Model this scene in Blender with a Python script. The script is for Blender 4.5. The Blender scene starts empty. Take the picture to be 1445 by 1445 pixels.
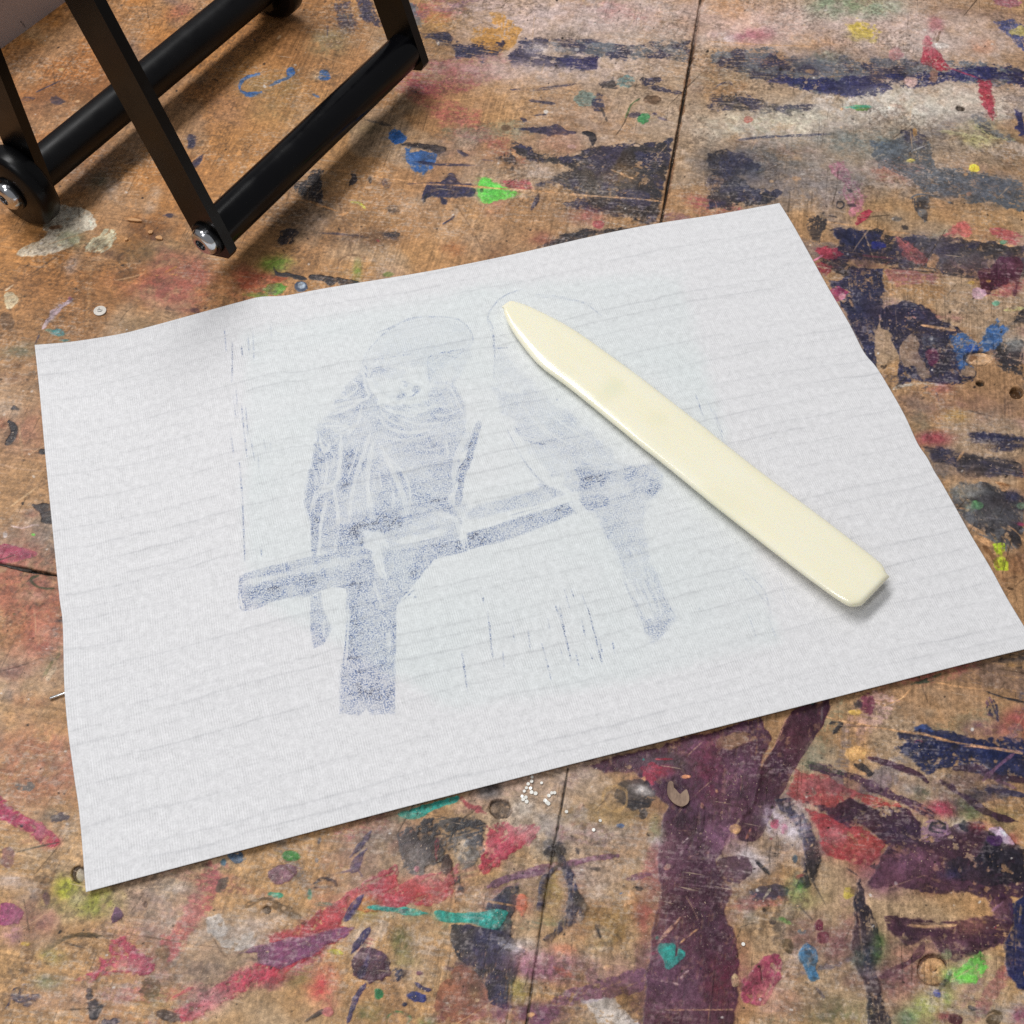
import bpy, bmesh, math, random
import numpy as np
from mathutils import Vector, Matrix

random.seed(7)
scene = bpy.context.scene
COL = scene.collection

# ------------------------------------------------------------------ camera
FPX = 1650.0                      # focal length in pixels of the 1445 px square picture
CX = 722.5
CAM = np.array([0.03534871, -0.20761436, 0.33821853])
BAS = np.array([[0.98277991, -0.16208746, 0.08872039],
                [0.18447987, 0.83333016, -0.52108351],
                [0.01052773, 0.52847753, 0.84888201]])   # columns: right, up, back

def tow(p, z=0.0):
    """point of the picture -> point of the plane at height z (metres, table axes)"""
    r = BAS @ np.array([p[0] - CX, CX - p[1], -FPX])
    return CAM + r * ((z - CAM[2]) / r[2])

def proj(w):
    q = BAS.T @ (np.array(w, float) - CAM)
    return np.array([CX - q[0] / q[2] * FPX, CX + q[1] / q[2] * FPX])

def proj_arr(X, Y, Z):
    dx, dy, dz = X - CAM[0], Y - CAM[1], Z - CAM[2]
    q0 = BAS[0, 0] * dx + BAS[1, 0] * dy + BAS[2, 0] * dz
    q1 = BAS[0, 1] * dx + BAS[1, 1] * dy + BAS[2, 1] * dz
    q2 = BAS[0, 2] * dx + BAS[1, 2] * dy + BAS[2, 2] * dz
    return (CX - q0 / q2 * FPX).astype(np.float32), (CX + q1 / q2 * FPX).astype(np.float32)

cam = bpy.data.cameras.new('camera')
cam.sensor_width = 36
cam.lens = 36 * FPX / 1445
cam.clip_start = 0.01
cam.clip_end = 100
co = bpy.data.objects.new('camera', cam)
M = Matrix([[*BAS[0], CAM[0]], [*BAS[1], CAM[1]], [*BAS[2], CAM[2]], [0, 0, 0, 1]])
co.matrix_world = M
COL.objects.link(co)
scene.camera = co

# ------------------------------------------------------------------ numpy noise
def _h(ix, iy, seed):
    h = (ix.astype(np.uint32) * np.uint32(374761393) + iy.astype(np.uint32) * np.uint32(668265263)
         + np.uint32((seed * 2246822519 + 3266489917) & 0xffffffff))
    h = (h ^ (h >> np.uint32(13))) * np.uint32(1274126177)
    h = h ^ (h >> np.uint32(16))
    return (h & np.uint32(0xffffff)).astype(np.float32) / np.float32(0xffffff)

def vn(x, y, seed):
    fx, fy = np.floor(x), np.floor(y)
    ix, iy = fx.astype(np.int32), fy.astype(np.int32)
    tx, ty = (x - fx).astype(np.float32), (y - fy).astype(np.float32)
    tx = tx * tx * (3 - 2 * tx); ty = ty * ty * (3 - 2 * ty)
    a, b = _h(ix, iy, seed), _h(ix + 1, iy, seed)
    c, d = _h(ix, iy + 1, seed), _h(ix + 1, iy + 1, seed)
    a = a + (b - a) * tx
    c = c + (d - c) * tx
    return a + (c - a) * ty

def fbm(x, y, scale, octs=3, seed=0):
    s = 0; amp = 1.0; tot = 0; f = 1.0 / scale
    for o in range(octs):
        ca, sa = math.cos(o * .7 + .3), math.sin(o * .7 + .3)
        s = s + amp * vn((x * ca - y * sa) * f + 17.3 * o, (x * sa + y * ca) * f + 5.1 * o, seed + o * 131)
        tot += amp; amp *= .55; f *= 2.03
    return s / tot

def streak(x, y, ang, ls, ts, seed):
    ca, sa = math.cos(ang), math.sin(ang)
    a = x * ca + y * sa; b = -x * sa + y * ca
    b = b + 2.2 * (fbm(x, y, 40, 2, seed + 9) - .5)
    return (vn(a / ls, b / ts, seed) * .6 + vn(a / (ls * .45), b / (ts * .5), seed + 3) * .4)

def sst(a, b, x):
    t = np.clip((x - a) / (b - a), 0, 1)
    return t * t * (3 - 2 * t)

def uni(n, sig=.13):
    return 1 / (1 + np.exp(-1.7 * (n - .5) / sig))

def s2l(c):
    c = np.clip(np.asarray(c, np.float32), 0, 1)
    return np.where(c <= .04045, c / 12.92, ((c + .055) / 1.055) ** 2.4)

def lin(r, g, b):
    v = s2l(np.array([r, g, b]) / 255.)
    return (float(v[0]), float(v[1]), float(v[2]), 1.0)

PAL = dict(N=(46, 47, 74), K=(44, 44, 52), G=(96, 102, 112), P=(74, 47, 63), U=(116, 78, 104), R=(168, 52, 70),
           W=(200, 188, 180), T=(42, 150, 138), B=(52, 98, 162), L=(112, 205, 84), S=(104, 80, 62), O=(212, 160, 112),
           D=(42, 32, 24), V=(58, 52, 96))

def colour(s):
    return np.array(PAL[s] if s in PAL else tuple(float(v) for v in s.split(',')), np.float32) / 255.

def parse(text):
    ox = oy = 0.; k = 1.
    for ln in text.strip().splitlines():
        ln = ln.strip()
        if not ln or ln[0] == '#':
            continue
        if ln[0] == '@':
            _, a, b, c = ln.split(); ox, oy, k = float(a), float(b), float(c)
            continue
        head, pts = ln.split('|')
        head = head.split()
        o = dict(kind=head[0], e=3., d=0., s=.7, w=3., h=None, r=None, col='', a=.9)
        for i, tkn in enumerate(head[1:]):
            if tkn[0] in 'edswhr' and len(tkn) > 1 and (tkn[1].isdigit() or tkn[1] in '.-'):
                o[tkn[0]] = float(tkn[1:])
            elif tkn[0] in '.0123456789' and ',' not in tkn:
                o['a'] = float(tkn)
            else:
                o['col'] = tkn
        v = [float(q) for q in pts.split()]
        if o['kind'] in 'bf':
            o['c'] = (ox + v[0] / k, oy + v[1] / k); o['rx'] = v[2] / k; o['ry'] = v[3] / k
            o['rot'] = math.radians(v[4]) if len(v) > 4 else 0.
        else:
            o['p'] = np.array([(ox + v[i] / k, oy + v[i + 1] / k) for i in range(0, len(v) - 1, 2)], np.float32)
        yield o

def smooth_curve(p, closed=False, n=5):
    """Catmull-Rom through the points"""
    m = len(p)
    if m < 3:
        return p
    out = []
    rng = range(m if closed else m - 1)
    for i in rng:
        if closed:
            a, b, c, d = p[(i - 1) % m], p[i], p[(i + 1) % m], p[(i + 2) % m]
        else:
            a, b, c, d = p[max(i - 1, 0)], p[i], p[i + 1], p[min(i + 2, m - 1)]
        for j in range(n):
            t = j / n
            out.append(.5 * ((2 * b) + (c - a) * t + (2 * a - 5 * b + 4 * c - d) * t * t + (3 * b - a - 3 * c + d) * t ** 3))
    if not closed:
        out.append(p[-1])
    return np.array(out, np.float32)

def seg_dist(U, V, p, closed):
    best = None; inside = np.zeros(U.shape, bool)
    m = len(p)
    tpar = None
    for i in range(m if closed else m - 1):
        a, b = p[i], p[(i + 1) % m]
        ex, ey = b[0] - a[0], b[1] - a[1]
        L = ex * ex + ey * ey + 1e-9
        dx, dy = U - a[0], V - a[1]
        t = np.clip((dx * ex + dy * ey) / L, 0, 1)
        q = (dx - ex * t) ** 2 + (dy - ey * t) ** 2
        if best is None:
            best = q; tpar = (t + i)
        else:
            if not closed:
                tpar = np.where(q < best, t + i, tpar)
            best = np.minimum(best, q)
        if closed and abs(ey) > 1e-9:
            cr = ((a[1] > V) != (b[1] > V)) & (U < ex * (V - a[1]) / ey + a[0])
            inside ^= cr
    d = np.sqrt(best)
    if closed:
        d = np.where(inside, -d, d)
    return d, (None if closed else tpar / max(1, m - 1))

class Sheet:
    """A regular grid of points on a surface on which marks are laid down one over the other."""
    def __init__(self, X, Y, U, V, xs=None, ys=None):
        self.X, self.Y, self.U, self.V, self.xs, self.ys = X, Y, U, V, xs, ys
        self.NX = (X * 3300).astype(np.float32); self.NY = (Y * 3300).astype(np.float32)

    def window(self, x0, y0, x1, y1):
        if self.xs is not None:
            q = np.array([tow(c)[:2] for c in ((x0, y0), (x1, y0), (x0, y1), (x1, y1))])
            i0, i1 = np.searchsorted(self.xs, [q[:, 0].min(), q[:, 0].max()])
            j0, j1 = np.searchsorted(self.ys, [q[:, 1].min(), q[:, 1].max()])
        else:
            j, i = np.where((self.U > x0) & (self.U < x1) & (self.V > y0) & (self.V < y1))
            if len(i) == 0:
                return None
            i0, i1, j0, j1 = i.min(), i.max() + 1, j.min(), j.max() + 1
        if i1 - i0 < 1 or j1 - j0 < 1:
            return None
        return (slice(j0, j1), slice(i0, i1))

    def mask(self, o, seed):
        k = o['kind']; e = o['e']
        if k in 'bf':
            c, rx, ry = o['c'], o['rx'], o['ry']
            R = max(rx, ry) * (2.0 if k == 'f' else 1) + e * 2 + 4
            wdw = self.window(c[0] - R, c[1] - R, c[0] + R, c[1] + R)
        else:
            p = o['p']; mg = e * 1.6 + 4 + (o['w'] if k in 'kl' else 0)
            wdw = self.window(p[:, 0].min() - mg, p[:, 1].min() - mg, p[:, 0].max() + mg, p[:, 1].max() + mg)
        if wdw is None:
            return None
        U, V, nx, ny = self.U[wdw], self.V[wdw], self.NX[wdw], self.NY[wdw]
        ang = 0.
        if k in 'bf':
            ca, sa = math.cos(o['rot']), math.sin(o['rot'])
            du, dv = U - c[0], V - c[1]
            a = (du * ca + dv * sa) / max(rx, .3); b = (-du * sa + dv * ca) / max(ry, .3)
            r = np.sqrt(a * a + b * b)
            if k == 'f':
                r = r * (1 + .9 * (fbm(nx, ny, 45, 3, seed + 7) - .5))
                m = np.exp(-(r * r) ** 1.35 * .85) * np.clip(.18 + .85 * uni(fbm(nx, ny, 13, 5, seed)) + .35 * uni(fbm(nx, ny, 3.0, 2, seed + 11)), 0, 1.1)
                return wdw, np.clip(m * 1.1, 0, 1), nx, ny
            sd = (r - 1) * min(rx, ry)
            e = min(e, .55 * min(rx, ry) + .3)
        elif k == 'g':
            p = smooth_curve(o['p'], True, 4) if 1.9 < e < 3.5 else o['p']
            sd, _ = seg_dist(U, V, p, True)
            w = np.array([tow(q)[:2] for q in o['p']]); w = w - w.mean(0)
            ev, evec = np.linalg.eigh(w.T @ w); ang = math.atan2(evec[1, 1], evec[0, 1])
        else:
            p = smooth_curve(o['p'], False, 5)
            sd, t = seg_dist(U, V, p, False)
            hw = o['w'] * .5
            tap = np.clip(np.minimum(t, 1 - t) * 7, 0.25, 1) ** .6
            hw = hw * tap * (1 + .5 * (fbm(nx, ny, 18, 2, seed + 5) - .5))
            sd = sd - hw
            e = min(e, .45 * o['w'])
            a, b = tow(o['p'][0]), tow(o['p'][-1]); ang = math.atan2(b[1] - a[1], b[0] - a[0])
        if o['r'] is not None:
            ang = math.radians(-o['r'])
        if e > .2:
            sd = sd + e * (2.0 * (fbm(nx, ny, 20, 3, seed) - .5) + 1.1 * (fbm(nx, ny, 5, 2, seed + 1) - .5))
        sf = 1.3 if (k == 'g' and e >= 5 and o['s'] < 1) else o['s']
        m = sst(sf, -sf, sd)
        d = o['d']
        if d > 0:
            n = .34 * streak(nx, ny, ang, 34, 1.9, seed) + .26 * fbm(nx, ny, 7, 3, seed + 2) + .2 * fbm(nx, ny, 34, 3, seed + 4) + .2 * vn(nx / 2.2, ny / 2.2, seed + 8)
            u = uni(n, .105)
            dd = d * .46 * (1.0 + 1.0 * np.exp(-np.maximum(-sd, 0) / 6.))
            m = m * (.2 + .8 * sst(dd - .12, dd + .16, u))
        return wdw, m, nx, ny

# ------------------------------------------------------------------ object helpers
def put(name, me, parent=None, mat=None):
    o = bpy.data.objects.new(name, me)
    COL.objects.link(o)
    if mat is not None:
        me.materials.append(mat)
    if parent is not None:
        o.parent = parent
    return o

def tag(o, label=None, cat=None, group=None, kind=None):
    if label: o['label'] = label
    if cat: o['category'] = cat
    if group: o['group'] = group
    if kind: o['kind'] = kind
    return o

def empty(name, loc):
    o = bpy.data.objects.new(name, None)
    o.empty_display_size = .01
    o.location = loc
    COL.objects.link(o)
    return o

def from_bm(name, bm, mat, parent=None, smooth=True, bevel=0.):
    if bevel > 0:
        ed = [e for e in bm.edges if len(e.link_faces) == 2 and e.calc_face_angle(0) > .6]
        bmesh.ops.bevel(bm, geom=ed, offset=bevel, segments=3, affect='EDGES', profile=.5)
    bmesh.ops.recalc_face_normals(bm, faces=bm.faces)
    me = bpy.data.meshes.new(name)
    bm.to_mesh(me); bm.free()
    if smooth:
        me.shade_smooth()
        try:
            me.set_sharp_from_angle(angle=math.radians(40))
        except Exception:
            pass
    return put(name, me, parent, mat)

def grid_mesh(name, P, cols, mat, rough=None):
    """P: (ny, nx, 3) points; cols: dict attribute name -> (ny, nx, 4)"""
    ny, nx = P.shape[:2]
    me = bpy.data.meshes.new(name)
    me.vertices.add(nx * ny)
    me.vertices.foreach_set('co', np.ascontiguousarray(P, np.float32).reshape(-1))
    idx = np.arange(nx * ny, dtype=np.int32).reshape(ny, nx)
    q = np.stack([idx[:-1, :-1], idx[:-1, 1:], idx[1:, 1:], idx[1:, :-1]], -1).reshape(-1)
    nf = (nx - 1) * (ny - 1)
    me.loops.add(nf * 4)
    me.loops.foreach_set('vertex_index', q)
    me.polygons.add(nf)
    me.polygons.foreach_set('loop_start', np.arange(0, nf * 4, 4, dtype=np.int32))
    me.update(calc_edges=True)
    for n, c in cols.items():
        at = me.attributes.new(n, 'FLOAT_COLOR', 'POINT')
        at.data.foreach_set('color', np.ascontiguousarray(c, np.float32).reshape(-1))
    me.shade_smooth()
    return put(name, me, None, mat)

class NT:
    def __init__(self, name):
        self.m = bpy.data.materials.new(name); self.m.use_nodes = True
        self.t = self.m.node_tree
        self.b = self.t.nodes['Principled BSDF']
        self.out = self.t.nodes['Material Output']
    def n(self, typ, **kw):
        nd = self.t.nodes.new(typ)
        for k, v in kw.items():
            setattr(nd, k, v)
        return nd
    def l(self, a, b):
        self.t.links.new(a, b)
    def noise(self, scale, detail=3, rough=.6, vec=None, dist=0):
        nd = self.n('ShaderNodeTexNoise'); nd.inputs['Scale'].default_value = scale
        nd.inputs['Detail'].default_value = detail; nd.inputs['Roughness'].default_value = rough
        nd.inputs['Distortion'].default_value = dist
        if vec is not None: self.l(vec, nd.inputs['Vector'])
        return nd.outputs['Fac']
    def pos(self, scale=(1, 1, 1), rot=0):
        tc = self.n('ShaderNodeTexCoord'); mp = self.n('ShaderNodeMapping')
        mp.inputs['Scale'].default_value = scale; mp.inputs['Rotation'].default_value = (0, 0, rot)
        self.l(tc.outputs['Object'], mp.inputs['Vector'])
        return mp.outputs['Vector']
    def math(self, op, a, b=None, c=None, clamp=False):
        nd = self.n('ShaderNodeMath', operation=op, use_clamp=clamp)
        for i, v in enumerate((a, b, c)):
            if v is None: continue
            if isinstance(v, (int, float)): nd.inputs[i].default_value = v
            else: self.l(v, nd.inputs[i])
        return nd.outputs[0]
    def ramp(self, fac, lo, hi, a=0., b=1.):
        nd = self.n('ShaderNodeMapRange', interpolation_type='SMOOTHSTEP')
        self.l(fac, nd.inputs[0])
        for i, v in zip((1, 2, 3, 4), (lo, hi, a, b)): nd.inputs[i].default_value = v
        return nd.outputs[0]
    def mix(self, fac, a, b, typ='MIX'):
        nd = self.n('ShaderNodeMix', data_type='RGBA', blend_type=typ)
        for sock, v in ((nd.inputs[0], fac), (nd.inputs[6], a), (nd.inputs[7], b)):
            if isinstance(v, (int, float)): sock.default_value = v
            elif isinstance(v, tuple): sock.default_value = v
            else: self.l(v, sock)
        return nd.outputs[2]
    def bump(self, h, dist, strength=1.):
        nd = self.n('ShaderNodeBump'); nd.inputs['Distance'].default_value = dist
        nd.inputs['Strength'].default_value = strength
        self.l(h, nd.inputs['Height'])
        self.l(nd.outputs[0], self.b.inputs['Normal'])
    def set(self, **kw):
        for k, v in kw.items():
            self.b.inputs[k.replace('_', ' ')].default_value = v
        return self

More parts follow.
